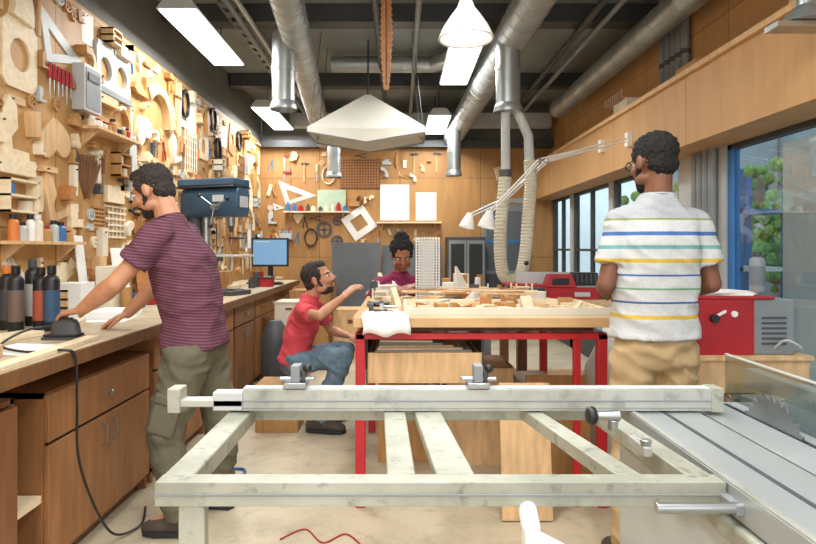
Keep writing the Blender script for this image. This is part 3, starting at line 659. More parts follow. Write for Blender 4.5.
def w_deep(mt,w=.16,hh=.16):
    m=M(); d=RU(.06,.14); m.b2((0,-w/2,-hh/2),(d,w/2,-hh/2+.012),mt); m.b2((0,-w/2,hh/2-.012),(d,w/2,hh/2),mt); m.b2((0,-w/2,-hh/2),(d,-w/2+.012,hh/2),mt); m.b2((0,w/2-.012,-hh/2),(d,w/2,hh/2),mt); m.b2((0,-w/2,-.006),(d,w/2,.006),mt)
    m.b2((.0,-w/2+.03,.006),(d*.8,-w/2+.07,hh*.35),random.choice([cream,redd,bluel,white,dgrey])); m.b2((0,w/2-.08,-hh/2+.012),(d*.7,w/2-.03,-.02),random.choice([cream,redd,woodp,dgrey])); return m,w,hh,'pigeonhole_box','small open pigeonhole box on wall','box'
occ=[]
def free(y,z,w,hh,k):
    for a in occ:
        if abs(a[0]-y)<(a[2]+w)/2*k and abs(a[1]-z)<(a[3]+hh)/2*k: return False
    return True
def put(it,y,z,rotx=0,wall='L',lab=None):
    m,w,hh,nm,lb,ct=it; occ.append((y,z,w,hh)); mx=min(v.x for v in m.v)
    for v in m.v: v.x-=mx
    if wall=='L': return m.out(nm,label=lab or lb,cat=ct,loc=(-2.1,y,z),rot=(rotx,0,0),group='tools hung on the plywood wall')
    return m.out(nm,label=lab or lb,cat=ct,loc=(y,9.1,z),rot=(rotx,0,-math.pi/2),group='things hung on the end wall')
put(w_setsq(lgrey,.42),3.72,2.66,.25,lab='large pale grey set square hung near top of wall')
m=M(); w,hh=.5,.36
m.ringp(rectloop(.25,.36,24,(-.125,0)),circ(.085,24,(-.12,0)),.03,lgrey); m.ringp(rectloop(.25,.36,24,(.125,0)),circ(.085,24,(.12,0)),.03,lgrey); m.b2((.03,-.25,-.18),(.05,.25,-.14),grey)
put((m,w,hh,'machine_plate','grey metal plate with two round holes','plate'),4.35,2.6)
m=M(); m.b2((0,-.11,-.15),(.08,.11,.15),lgrey); m.b2((.08,-.09,-.13),(.084,.09,.13),grey); m.b2((.084,-.07,.05),(.09,.07,.1),dgrey)
put((m,.24,.32,'wall_box','grey metal electrical box mounted on wall','electrical box'),3.95,2.38)
put(w_disc(woodp,.3,.38),3.3,2.4); put(w_leaf(woodd,.36),4.0,1.78); put(w_lattice(cream,.35,.42),6.0,2.3); put(w_lattice(woodd,.3,.5),7.9,2.3)
put(w_arc(woodp,.34),3.25,2.75,.2); put(w_blob(wood,.2),3.62,2.0); put(w_hook(woodp,.22),3.25,1.98); put(w_deep(woodp,.26,.18),3.25,1.62); put(w_hook(wood,.2),3.62,1.65,.3)
put(w_blob(woodp,.18),4.85,2.3); put(w_arc(wood,.38),5.2,2.6,.5); put(w_plank(lgrey,.12,.5),4.66,1.96,.1)
for (y0,y1,z) in((3.9,4.55,2.12),(4.75,5.5,1.62),(3.1,3.75,1.36),(5.9,6.7,1.75)):
    r=root('wall_shelf','narrow wooden shelf fixed on the tool wall','shelf',(-2.1,y0,z)); L=y1-y0
    m=M(); m.b2((0,0,0),(.14,L,.018),wood); m.out('shelf_board',r)
    for y in(.06,L-.08):
        m=M(); m.prism([(0,0),(.12,0),(0,-.1)],.015,wood,'XZ',y); m.out('bracket',r)
    occ.append(((y0+y1)/2,z+.06,L,.3))
    y=y0+.05
    while y<y1-.04:
        rr=RU(.022,.036); hh=RU(.06,.15); mt=random.choice([bluel,redd,white,black,cream,lgrey,orange,dgrey,woodm])
        m=M(); m.lathe([(rr,0),(rr,hh*.7),(rr*.6,hh*.8),(rr*.6,hh*.82)],m=mt); m.lathe([(rr*.66,hh*.82),(rr*.66,hh),(.0,hh)],m=random.choice([white,black,redd]))
        m.out('bottle',label='small bottle standing on the wall shelf',cat='bottle',loc=(-2.03,y,z+.018),group='bottles on wall shelves'); y+=rr*2+.015
woods=[wood,woodm,woodp,wood,cream,woodp,woodm,woodo,lgrey]
big=[lambda:w_blob(C_(woods),RU(.12,.18)),lambda:w_arc(C_(woods),RU(.28,.42)),lambda:w_profile(C_(woods),RU(.14,.24),RU(.25,.4)),lambda:w_hook(C_(woods),RU(.16,.24)),lambda:w_plank(C_(woods+[white]),RU(.08,.16),RU(.35,.6)),lambda:w_setsq(C_([white,lgrey]),RU(.3,.4)),lambda:w_lattice(C_(woods),.24,.32),lambda:w_disc(C_(woods),RU(.2,.28),RU(.24,.36)),lambda:w_saw(woodo),lambda:w_bundle(wood),lambda:w_paper(0,RU(.2,.3),RU(.28,.4)),lambda:w_coil(C_([black,lgrey]))]
gens=[lambda:w_setsq(C_([lgrey,white,woodm]),RU(.14,.28)),lambda:w_disc(C_(woods+[lgrey]),RU(.12,.2),RU(.14,.24)),lambda:w_frame(C_(woods),RU(.12,.22),RU(.14,.28)),
 lambda:w_arc(C_(woods),RU(.12,.3)),lambda:w_plank(C_(woods+[white]),RU(.04,.1),RU(.15,.4)),lambda:w_saw(C_([woodo,woodd])),lambda:w_clamp(C_([dgrey,dgrey,redd]),RU(.25,.4)),
 lambda:w_hammer(0),lambda:w_chisel(C_([orange,woodd,woodo,woodp])),lambda:w_square(0),lambda:w_mallet(C_(woods)),lambda:w_coil(C_([black,cream])),lambda:w_box(C_(woods)),lambda:w_pliers(C_([redd,dgrey,bluel])),
 lambda:w_pegs(C_([woodo,woodd,black,redd])),lambda:w_leaf(C_(woods),RU(.15,.25)),lambda:w_handle(C_(woods)),lambda:w_paper(0),lambda:w_lattice(C_(woods),.16,.2),
 lambda:w_profile(C_(woods),RU(.08,.18),RU(.12,.28)),lambda:w_blob(C_(woods),RU(.06,.14)),lambda:w_bundle(C_(woods)),lambda:w_deep(C_(woods),RU(.12,.2),RU(.1,.2)),lambda:w_hook(C_(woods),RU(.07,.14))]
small=[lambda:w_blob(C_(woods),RU(.035,.07)),lambda:w_chisel(C_([woodd,woodo,orange])),lambda:w_plank(C_(woods+[dgrey]),RU(.025,.05),RU(.08,.2)),lambda:w_handle(C_(woods)),lambda:w_profile(C_(woods),RU(.05,.09),RU(.07,.14)),lambda:w_wheel(C_(woods),.04),lambda:w_arc(C_(woods),RU(.07,.12)),lambda:w_hook(C_(woods+[dgrey,grey]),RU(.04,.07)),lambda:w_pliers(C_([redd,dgrey,black])),lambda:w_square(0)]
def rotit(it,rot):
    m,w,hh=it[:3]; c,s=abs(math.cos(rot)),abs(math.sin(rot)); return (m,w*c+hh*s,w*s+hh*c)+it[3:]
def fill(target,tries,y0,y1,z0,z1,glist,k,wall='L'):
    cnt=0
    for t in range(tries):
        if cnt>=target: break
        it=C_(glist)(); rot=C_([0,0,RU(-.5,.5),RU(-.3,.3),math.pi/2])
        if it[3] in('wall_box','tool_holder','screwdriver_rack','pigeonhole_box','pinned_note','hammer','cable_coil','stick_bundle'): rot=0
        it=rotit(it,rot); y=RU(y0,y1); z=RU(z0,z1)
        if z+it[2]/2>z1+.02 or z-it[2]/2<z0-.02 or not free(y,z,it[1],it[2],k): continue
        put(it,y,z,rot,wall); cnt+=1
    return cnt
fill(50,900,2.95,8.9,1.05,2.9,big,.86)
fill(160,3500,2.95,8.95,1.0,2.90,gens,.86)
fill(170,6000,2.95,7.2,.97,2.91,small,.82)
# ------------------------------------------------------------ back wall
occ=[]
def sb(name,lo,hi,mt,label,cat,**k):
    lo=V(lo);hi=V(hi);c=(lo+hi)/2; m=M(); d=hi-lo; m.b2((-d.x/2,-d.y/2,0),(d.x/2,d.y/2,d.z),mt); return m.out(name,label=label,cat=cat,loc=(c.x,c.y,lo.z),**k)
for x0,x1,z in((-1.74,-.76,1.87),(-.35,.62,1.71)):
    r=root('wall_shelf','pale wooden shelf fixed on the end wall','shelf',(x0,9.1,z)); L=x1-x0
    m=M(); m.b2((0,-.16,0),(L,0,.02),woodp); m.out('shelf_board',r)
    for x in(.08,L-.1):
        m=M(); m.prism([(0,0),(-.13,0),(0,-.1)],.015,wood,'YZ',x); m.out('bracket',r)
    x=x0+.06
    while x<x1-.05 and z>1.8:
        rr=RU(.025,.04); hh=RU(.06,.14); m=M(); m.lathe([(rr,0),(rr,hh*.75),(rr*.55,hh*.85),(rr*.55,hh),(0,hh)],m=C_([white,cream,redd,dgrey,bluel])); m.out('bottle',label='small bottle standing on shelf of end wall',cat='bottle',loc=(x,9.0,z+.02),group='bottles on end wall shelf'); x+=rr*2+.03
sb('cutting_board',(-1.25,9.07,1.89),(-.82,9.1,2.22),green,'pale green board leaning on the shelf','board')
m=M(); m.b2((-.3,-.02,0),(.3,0,.44),woodd)
for i in range(14):
    for j in range(10): m.b2((-.28+i*.041,-.026,.02+j*.042),(-.26+i*.041,-.02,.04+j*.042),woodo)
m.out('pegboard',label='brown hanging pegboard of patterned wood',cat='board',loc=(-.6,9.1,2.24))
m=M(); m.ringp([(-.2,-.2),(.2,-.2),(.2,.2),(-.2,.2)],[(-.1,-.1),(.1,-.1),(.1,.1),(-.1,.1)],.02,white); put((m,.5,.5,'square_stencil','white square stencil hung tilted on wall','stencil'),-.62,1.72,.6,'B')
sb('paper_sheet',(-.3,9.09,1.76),(.14,9.1,2.3),paper,'large white sheet pinned above shelf','paper')
sb('paper_sheet',(.24,9.09,1.76),(.55,9.1,2.18),paper,'white sheet pinned above the shelf','paper')
put(w_hammer(0),-1.45,2.5,0,'B'); put(w_setsq(lgrey,.5),-1.55,2.25,.3,'B'); put(w_clamp(redd,.4),-1.75,2.55,0,'B'); put(w_coil(black),-1.35,1.5,0,'B')
for x,z,r_ in((-1.15,1.62,.12),(-.95,1.44,.09),(-.95,1.75,.07)):
    put(w_wheel(dgrey,r_),x,z,0,'B',lab='round dark grinding disc hung on end wall')
occ+=[(-1.25,2.03,1.0,.35),(-.6,2.45,.62,.5),(.1,2.0,1.0,.7),(1.0,2.3,.6,.9)]
fill(26,600,-2.0,-.3,1.35,2.8,gens,.95,'B'); fill(8,300,-.3,1.9,1.9,2.8,gens,1.2,'B'); fill(30,700,-2.0,.6,1.35,2.8,small,.95,'B')
sb('slate_board',(-1.0,8.82,.0),(-.28,8.88,1.42),chalk,'tall dark grey slate board standing against end wall','board',bev=.004)
sb('slate_board',(-.26,8.86,.0),(.62,8.92,1.38),chalk,'wide dark grey slate board standing upright','board',bev=.004)
r=root('metal_cabinet','dark grey metal cabinet with glass doors by end wall','cabinet',(.68,8.6,0))
m=M(); m.b2((0,0,0),(.55,.45,1.5),dgrey); m.out('cabinet_body',r,bev=.005)
for i in range(2):
    m=M(); m.b2((.02+i*.26,-.015,.05),(.27+i*.26,0,1.45),grey); m.b2((.05+i*.26,-.02,.8),(.24+i*.26,-.015,1.4),black); m.out('door',r)
def crate(lo,hi,mt,label,lid=False):
    lo=V(lo);hi=V(hi);t=.014; c=(lo+hi)/2; d=hi-lo; w,dd,hh=d; m=M()
    m.b2((-w/2,-dd/2,0),(w/2,dd/2,t),mt); m.b2((-w/2,-dd/2,t),(-w/2+t,dd/2,hh),mt); m.b2((w/2-t,-dd/2,t),(w/2,dd/2,hh),mt); m.b2((-w/2+t,-dd/2,t),(w/2-t,-dd/2+t,hh),mt); m.b2((-w/2+t,dd/2-t,t),(w/2-t,dd/2,hh),mt)
    if lid: m.b2((-w/2-.006,-dd/2-.006,hh-.012),(w/2+.006,dd/2+.006,hh),mt)
    m.b2((-w*.12,-dd/2-.003,hh*.72),(w*.12,-dd/2,hh*.8),woodd)
    return m.out('wooden_crate',label=label,cat='crate',loc=(c.x,c.y,lo.z),bev=.002)
crate((-1.28,6.0,0),(-.95,6.4,.5),woodm,'brown wooden crate on the floor',True); crate((-1.26,6.02,.5),(-.97,6.38,.8),cream,'cream crate stacked on another crate',True)
crate((-1.27,6.9,0),(-.85,7.3,.85),woodm,'tall brown storage crate on floor',True); crate((-.8,7.2,0),(-.35,7.6,.6),wood,'light wooden crate on the floor',True)
crate((-1.27,8.0,0),(-.9,8.5,.95),cab,'dark wooden crate by the end wall',True)
crate((-1.05,4.35,0),(-.74,4.66,.34),woodm,'low wooden box the crouching man rests on',True)
m=M()
m.lathe([(.10,0),(.13,.1),(.12,.3),(.13,.5),(.10,.62),(.05,.7)],m=dgrey); m.out('rubbish_bag',label='tall dark bag slumped beside the crates',cat='bag',loc=(-1.1,5.3,0))
def stool(x,y,hh,label):
    r=root('stool',label,'stool',(x,y,0)); m=M(); m.lathe([(.0,hh-.03),(.15,hh-.03),(.165,hh-.02),(.165,hh-.005),(.15,hh),(.0,hh)],m=woodm); m.out('seat',r)
    for k in range(4):
        a=math.pi/4+k*math.pi/2; m=M(); m.cyl((.1*math.cos(a),.1*math.sin(a),hh-.03),(.17*math.cos(a),.17*math.sin(a),0),.014,.013,dgrey,10); m.out('leg',r)
    m=M(); m.tube([(.15*math.cos(a),.15*math.sin(a),.2) for a in [2*math.pi*i/24 for i in range(24)]],.008,dgrey,6,True); m.out('foot_ring',r)
stool(0,4.84,.53,'wooden stool under the woman')
# ------------------------------------------------------------ red table
T=root('work_table','large beech work table on red steel frame','table',(-.23,3.07,0))
W=1.3; D=1.35; tz=.985
m=M(); m.b2((-.01,-.02,.935),(W,D,tz),tabw); m.out('tabletop',T,bev=.003)
for x in(0,W-.05):
    for y in(.02,D-.07): m=M(); m.b2((x,y,0),(x+.05,y+.05,.9),red); m.out('leg',T,bev=.004)
m=M(); m.b2((W-.17,.03,0),(W-.135,.065,.9),red); m.out('leg',T,bev=.004)
for lo,hi in(((0,.02,.87),(W,.06,.90)),((0,D-.06,.87),(W,D-.02,.90)),((0,.06,.87),(.05,D-.06,.90)),((W-.05,.06,.87),(W,D-.06,.90))):
    m=M(); m.b2(lo,hi,red); m.out('rail',T)
for lo,hi in(((.05,.1,.9),(W-.05,.16,.935)),((.05,D-.2,.9),(W-.05,D-.14,.935))): m=M(); m.b2(lo,hi,woodd); m.out('batten',T)
d=root2('drawer',T)
a,b=.06,.66
m=M(); m.b2((a,.08,.64),(b,.10,.79),wood); m.b2((a,.10,.64),(a+.015,.7,.78),wood); m.b2((b-.015,.10,.64),(b,.7,.78),wood); m.b2((a,.68,.64),(b,.7,.78),wood); m.b2((a,.08,.63),(b,.7,.64),wood); m.out('drawer_box',d,bev=.002)
for x in(a-.014,b): m=M(); m.b2((x,.1,.70),(x+.014,.7,.90),dgrey); m.out('drawer_runner',d)
for i in range(5): blk('plywood_sheet',(-.14+.01*i,3.2,.782+.0135*i),(.38-.05*i,3.6,.794+.0135*i),[lgrey,woodp,wood,grey,woodp][i],'thin board sheet stacked in the table drawer','board',RU(-.04,.04),.001)
m=M(); m.b2((0,-.01,0),(.25,.01,.66),wood); m.out('plywood_sheet',label='plywood sheet leaning against the red table',cat='board',loc=(.50,2.94,.005),rot=(-.14,0,0),bev=.002)
m=M(); m.b2((0,-.009,0),(.36,.009,.60),woodm); m.out('plywood_sheet',label='brown board leaning on a crate under table',cat='board',loc=(.74,3.42,.002),rot=(-.2,0,0),bev=.002)
crate((-.14,3.75,0),(.26,4.2,.44),woodm,'brown crate on the floor under the table',True)
crate((.29,3.7,0),(.70,4.15,.60),wood,'plywood crate on the floor under the table',True)
crate((.74,3.72,0),(.98,4.1,.5),cream,'cream crate on the floor under the table',True)
for i in range(6): blk('plywood_sheet',(-.13,3.77,.441+.016*i),(.22-.02*i,4.16,.455+.016*i),C_([woodp,wood,woodm,lgrey]),'board offcut stacked on a brown crate','board',RU(-.06,.06),.001)
r=root('wooden_tray','shallow pale tray lying on the work table','tray',(.02,3.055,tz))
m=M(); m.b2((0,0,0),(1.05,.60,.012),woodp); m.out('tray_base',r)
for lo,hi in(((0,0,.012),(1.05,.02,.05)),((0,.58,.012),(1.05,.60,.045)),((0,.02,.012),(.02,.58,.045)),((1.03,.02,.012),(1.05,.58,.045))): m=M(); m.b2(lo,hi,cream if lo[1]==0 else woodp); m.out('tray_side',r,bev=.002)
def scatter(n,x0,x1,y0,y1,z,ws,hs,mts,label,avoid=None,k=.62):
    oc=[]; c=0
    for t in range(n*20):
        if c>=n: break
        w=RU(*ws); d=RU(ws[0]*.7,ws[1]*.6); hh=RU(*hs); x=RU(x0+w/2,x1-w/2); y=RU(y0+d/2,y1-d/2); R=math.hypot(w,d)/2
        if avoid and avoid(x,y): continue
        if any(math.hypot(x-a,y-b)<(R+q)*k for a,b,q in oc): continue
        oc.append((x,y,R)); c+=1
        if t%6==0:
            m=M(); m.cyl((0,0,0),(0,0,hh*1.1),w*.28,w*.28,C_(mts),16); m.out('wood_disc',label='small round wood disc lying on the table',cat='wood',loc=(x,y,z))
        elif t%6==1:
            m=M(); m.prism([(-w/2,0),(w/2,0),(-w/2,hh*1.6)],d*.8,C_(mts),'XZ',-d*.4); m.out('wood_wedge',label='small wood wedge lying on the table',cat='wood',loc=(x,y,z),rot=(0,0,RU(0,6)))
        else: blk('wood_block',(x-w/2,y-d/2,z),(x+w/2,y+d/2,z+hh),C_(mts),label,'wood',RU(-1.5,1.5),.0015)
scatter(40,.05,1.04,3.09,3.62,tz+.0125,(.03,.15),(.01,.055),[woodp,wood,woodp,cream,woodm,woodo],'small pale wood block lying in tray')
scatter(44,-.2,1.04,3.7,4.38,tz,(.04,.16),(.012,.075),[woodp,wood,woodm,white,cream,lgrey,woodo,dgrey],'small wood block lying on the table top',lambda x,y:(.02<x<.36 and y>3.98))
for i in range(5):
    x=RU(-.05,.85); y=RU(3.75,4.2)
    m=M(); w=RU(.08,.14); d=RU(.06,.12); m.b2((-w,-d,0),(w,d,.002),C_([paper,cream,paper])); m.out('paper_sheet',label='loose paper sheet lying on the table top',cat='paper',loc=(x,y,tz+.0005+.0022*i),rot=(0,0,RU(0,3)))
for i in range(9):
    m=M(); L=RU(.15,.32); m.b2((-L,-.008,0),(L,.008,.012),C_([woodp,wood,woodm])); m.out('wood_strip',label='thin wood strip lying across table',cat='wood',loc=(RU(.2,.65),3.70+i*.06,tz+.07),rot=(0,0,RU(-.5,.5)))
def model_house(x,y,w,d,hh,mt):
    m=M(); m.b2((-w/2,-d/2,0),(w/2,d/2,.006),cream); t=.005
    for k in range(3): m.b2((-w/2+.01*k,-d/2+.01*k,.006+hh*k/3),(w/2-.01*k,d/2-.01*k,.006+hh*k/3+t),mt)
    for a in(-1,1):
        for b in(-1,1): m.b2((a*w/2*.8-t,b*d/2*.8-t,.006),(a*w/2*.8+t,b*d/2*.8+t,hh),mt)
    m.b2((-w/2*.8,-t/2,.006),(w/2*.8,t/2,hh*.8),mt); m.out('building_model',label='small pale card building model on the table',cat='model',loc=(x,y,tz),rot=(0,0,RU(-.4,.4)))
for a in((-.1,4.25,.14,.12,.12),(.55,4.25,.18,.14,.10),(.85,4.2,.14,.14,.11),(-.12,3.95,.12,.12,.09)): model_house(*a,C_([white,cream,woodp]))
m=M()
for i in range(9):
    for y in(0,.11): m.b2((i*.0195,y,0),(i*.0195+.006,y+.006,.43),white)
for j in range(1,6):
    for x in(0,.156): m.b2((x,j*.0185,0),(x+.006,j*.0185+.006,.43),white)
for k in range(22): m.b2((-.002,-.002,.008+k*.0195),(.164,.118,.0115+k*.0195),paper)
m.b2((.03,.03,0),(.13,.085,.41),white)
m.out('tower_model',label='tall white architectural tower model on the table',cat='model',loc=(.11,4.12,tz))
r=root('bench_vice','small metal bench vice on the table','vice',(-.17,3.25,tz))
m=M(); m.b2((0,0,0),(.1,.06,.02),dgrey); m.b2((0,.0,.02),(.025,.06,.05),dgrey); m.out('fixed_jaw',r,bev=.003)
m=M(); m.b2((.06,0,.02),(.08,.06,.05),steel); m.cyl((.08,.03,.035),(.15,.03,.035),.008,.008,steel); m.out('screw_jaw',r)
# white cloth draped over the front edge
rows=[]
for j,(y,z) in enumerate(((.22,.004),(.15,.006),(.08,.012),(.02,.008),(-.018,.004),(-.03,-.02),(-.032,-.05),(-.030,-.085))):
    rows.append([V((x*.02+.006*math.sin(j*1.3+x),y+.004*math.sin(x*1.1)*(1 if z<0 else .4),z+(.010*abs(math.sin(x*.9+j*.7)) if z>0 else .012*math.sin(x*.8)))) for x in range(13)])
m=M(); m.grid(rows,paper); ob=m.out('draped_cloth',label='white cloth draped over the table front edge',cat='cloth',loc=(-.19,3.05,tz+.001))
so=ob.modifiers.new('solid','SOLIDIFY'); so.thickness=.003; so.offset=1
m=M(); m.grid([[V((i*.02,j*.05,.003+.018*abs(math.sin(i*.8+j*1.45)))) for i in range(8)] for j in range(4)],dgrey); ob=m.out('cleaning_cloth',label='crumpled dark cloth on the table',cat='cloth',loc=(-.2,3.62,tz)); so=ob.modifiers.new('solid','SOLIDIFY'); so.thickness=.003
for i in range(4):
    m=M(); m.b2((-.03,-.04,0),(.03,.04,.0015),paper); m.out('paper_scrap',label='small white paper scrap on the table edge',cat='paper',loc=(-.16+.04*i,3.38+.03*(i%2),tz+.001),rot=(0,0,i))
T2=root('side_table','red topped low work table behind','table',(-.3,5.25,0))
m=M(); m.b2((0,0,.9),(1.1,1.0,.94),topm); m.out('tabletop',T2)
m=M(); m.b2((0,-.01,.86),(1.1,.0,.94),red); m.out('edge_band',T2)
for x in(.0,1.04):
    for y in(0.02,.9): m=M(); m.b2((x,y,0),(x+.06,y+.06,.9),grey); m.out('leg',T2)
scatter(22,-.28,.78,5.3,6.15,.94,(.06,.2),(.03,.16),[woodp,wood,woodm,white,cream,redd],'wood piece lying on the side table')
T3=root('machine_bench','wooden machine bench beside the glass wall','bench',(.86,4.5,0))
m=M(); m.b2((0,0,.90),(1.4,.9,.95),wood); m.out('tabletop',T3)
for x in(.03,1.30):
    for y in(.03,.8): m=M(); m.b2((x,y,0),(x+.07,y+.07,.9),woodd); m.out('leg',T3)
m=M(); m.b2((.1,.1,.25),(1.3,.8,.27),wood); m.out('lower_shelf',T3)
P=root('planing_machine','wide low red planing machine with black and metal parts','machine',(.90,4.54,.95))
m=M(); m.loft([[V((x,y,z)) for x,y in((.0+z*.3,0),(.62-z*.3,0),(.62-z*.3,.3),(.0+z*.3,.3))] for z in(0,.09)],redd); m.b2((.06,-.004,.02),(.22,.004,.06),black); m.b2((.42,-.004,.02),(.54,.004,.055),lgrey); m.out('base',P,bev=.008)
m=M(); m.loft([[V((-.08,y,.12)) for y in(.0,.27)]+[V((-.08,y,.10)) for y in(.27,.0)],[V((.22,y,.11)) for y in(.0,.27)]+[V((.22,y,.085)) for y in(.27,.0)]],redd); m.b2((.30,.0,.09),(.66,.27,.105),steel); m.out('feed_table',P,bev=.003)
m=M(); m.loft([[V((.2,y,.09)) for y in(-.01,.12)]+[V((.44,y,.09)) for y in(.12,-.01)],[V((.23,y,.19)) for y in(.0,.11)]+[V((.40,y,.19)) for y in(.11,.0)]],redd); m.b2((.25,-.012,.11),(.38,-.002,.16),black); m.out('cutter_cover',P,bev=.01)
m=M(); m.b2((.44,.06,.105),(.62,.2,.20),black)
for k in range(5): m.b2((.45+k*.035,.05,.115),(.465+k*.035,.06,.19),dgrey)
m.out('motor',P,bev=.012)
m=M(); m.b2((.02,.2,.10),(.5,.225,.20),lgrey); m.cyl((.1,.21,.20),(.1,.21,.26),.008,.008,steel,8); m.ball((.1,.21,.27),.02,black); m.out('fence',P)
m=M(); m.loft([[V((.64,0,.02)),V((.64,.3,.02)),V((.64,.3,.05)),V((.64,0,.05))],[V((1.0,0,.14)),V((1.0,.3,.14)),V((1.0,.3,.17)),V((1.0,0,.17))]],redd); m.b2((.92,0,0),(.96,.3,.12),redd); m.b2((.62,.05,0),(.92,.25,.02),dgrey); m.b2((.7,.02,.02),(.86,.2,.055),black); m.out('outfeed_cover',P,bev=.005)
# ------------------------------------------------------------ red machine on crate
crate((1.28,2.9,0),(1.98,3.3,.80),wood,'plywood support box under the red machine',True)
m=M(); m.b2((-.36,-.22,0),(.36,.22,.02),wood); m.out('plywood_sheet',label='plywood lid board on the support box',cat='board',loc=(1.63,3.1,.80))
P=root('dust_extractor_unit','red and grey workshop machine box on plywood support','machine',(1.42,2.92,.82))
m=M(); m.b2((.06,0,0),(.5,.3,.27),grey); m.out('housing',P,bev=.006)
m=M(); m.b2((0,-.01,0),(.30,.0,.27),redd); m.b2((-.02,-.01,0),(.0,.3,.27),redd); m.b2((-.02,-.01,.27),(.4,.3,.285),redd); m.out('red_cover',P,bev=.004)
m=M(); m.cyl((.1,-.01,.18),(.1,-.035,.18),.02,.02,black); m.box((.12,-.03,.2),(.07,.008,.012),white,Matrix.Rotation(-.5,3,'Y')); m.cyl((.2,-.01,.2),(.2,-.02,.2),.015,.015,white); m.out('control_lever',P)
m=M()
for k in range(6): m.b2((.34,-.004,.05+k*.025),(.46,0.002,.06+k*.025),dgrey)
m.out('vent_grille',P)
m=M(); m.tube(spline([(.4,0,.03),(.42,-.06,.08),(.5,-.05,.04),(.52,.05,-.0)],6),.006,lgrey,8); m.out('air_hose',P)
for i in range(4):
    m=M(); m.b2((-.14,-.1,0),(.14,.1,.004),paper); m.out('paper_sheet',label='white paper sheet on top of machine',cat='paper',loc=(1.6+.01*i,3.05,1.1055+.0045*i),rot=(0,0,.1*i))
bottle((1.78,2.99,1.124),.2,.035,grey,colmat('6d7478'),dgrey,'grey spray can standing on papers','spray_can','can')
m=M(); m.loft([[V(((r_+.03*math.sin(a*5+z*20))*math.cos(a),(r_+.03*math.sin(a*4+z*30))*math.sin(a),z)) for a in [2*math.pi*i/28 for i in range(28)]] for r_,z in((.14,0),(.2,.1),(.2,.35),(.17,.6),(.1,.8),(.06,.86))],white)
m.out('plastic_bag',label='crumpled white plastic sack on the floor',cat='bag',loc=(1.36,3.75,0.0))
# ------------------------------------------------------------ sliding panel saw in the foreground
S=root('panel_saw','large sliding table saw with outrigger frame','table saw',(1.1,1.2,0))
def sp(m,name,bev=.002,label=None):
    o=m.out(name,S,label=label,bev=bev); o.location=(-1.1,-1.2,0); return o
zt=.9
m=M(); m.b2((.62,.55,.0),(1.45,1.7,.80),lgrey); m.b2((.6,.53,.80),(1.47,1.72,.84),alup); sp(m,'base_cabinet',.008)
m=M(); m.b2((.615,.35,.845),(.80,1.72,zt),castt); m.b2((.617,.35,.9),(.63,1.72,.904),alu); m.b2((.70,.35,.9),(.712,1.72,.9012),dgrey)
sp(m,'sliding_carriage',.002)
m=M(); m.b2((.82,.35,.845),(1.42,1.74,.893),castt); m.b2((.80,.35,.82),(.82,1.74,.87),dgrey); m.b2((.924,1.2,.893),(.938,1.72,.8945),black); sp(m,'saw_table',.003)
m=M(); m.b2((1.46,.35,.83),(2.2,1.70,.885),castt); sp(m,'extension_table',.003)
m=M(); m.b2((-.46,1.125,.855),(.612,1.168,zt),alup); m.b2((-.462,1.123,.874),(.614,1.125,.879),grey); sp(m,'front_bar',.004)
m=M(); m.b2((-.46,1.168,.858),(-.40,1.66,zt),alup); sp(m,'side_bar',.004)
m=M(); m.b2((-.46,1.66,.862),(.57,1.70,zt),alup); sp(m,'rear_bar',.004)
for (a,b,c,d) in((-.045,.012,-.025,.03),(.035,.105,.07,.145)):
    m=M(); m.loft([[V((a,1.66,z)),V((b,1.66,z)),V((d,1.168,z)),V((c,1.168,z))] for z in(.878,.902)],alup); sp(m,'support_slat',.003)
m=M(); m.loft([[V((.33,1.66,z)),V((.372,1.66,z)),V((.47,1.168,z)),V((.42,1.168,z))] for z in(.868,.9)],alup); sp(m,'diagonal_bar',.003)
m=M(); m.loft([[V((.52,1.66,z)),V((.565,1.66,z)),V((.605,1.168,z)),V((.555,1.168,z))] for z in(.865,.9)],alup); sp(m,'end_bar',.003)
m=M(); m.b2((-.42,1.60,.905),(.86,1.645,.962),alu); m.b2((-.42,1.606,.962),(.86,1.64,.965),lgrey); m.b2((-.42,1.598,.93),(.86,1.60,.934),grey); m.b2((-.42,1.598,.912),(.86,1.60,.914),grey); m.b2((.83,1.597,.903),(.862,1.65,.966),alup); sp(m,'crosscut_fence',.003)
m=M(); m.b2((-.62,1.60,.915),(-.42,1.64,.935),alu); m.b2((-.62,1.595,.90),(-.585,1.65,.965),alup); m.b2((-.5,1.60,.905),(-.42,1.64,.955),lgrey); sp(m,'fence_extension',.003)
for x in(-.28,.21):
    m=M(); m.b2((x-.03,1.595,.965),(x+.03,1.65,.98),steel); m.b2((x-.012,1.6,.98),(x+.012,1.645,1.025),grey); m.cyl((x+.02,1.62,.98),(x+.02,1.62,1.01),.008,.008,dgrey); m.ball((x+.03,1.62,1.015),.012,black); m.cyl((x-.045,1.62,.987),(x+.05,1.62,.987),.006,.006,steel); sp(m,'flip_stop')
m=M(); m.cyl((.515,1.45,.90),(.515,1.45,.925),.012,.012,steel); m.cyl((.475,1.45,.935),(.53,1.45,.935),.01,.014,steel); m.lathe([(.012,0),(.02,.004),(.023,.012),(.02,.022),(.006,.024)],(.45,1.45,.935),(1,0,0),black); sp(m,'clamp_knob')
m=M(); m.cyl((.46,1.08,.872),(.62,1.08,.872),.010,.010,steel); m.b2((.60,1.07,.86),(.62,1.16,.88),grey); sp(m,'lock_rod')
m=M(); m.box((.52,1.3,.912),(.018,.09,.02),alu); m.cyl((.52,1.27,.92),(.52,1.27,.935),.010,.012,steel); sp(m,'mitre_gauge')
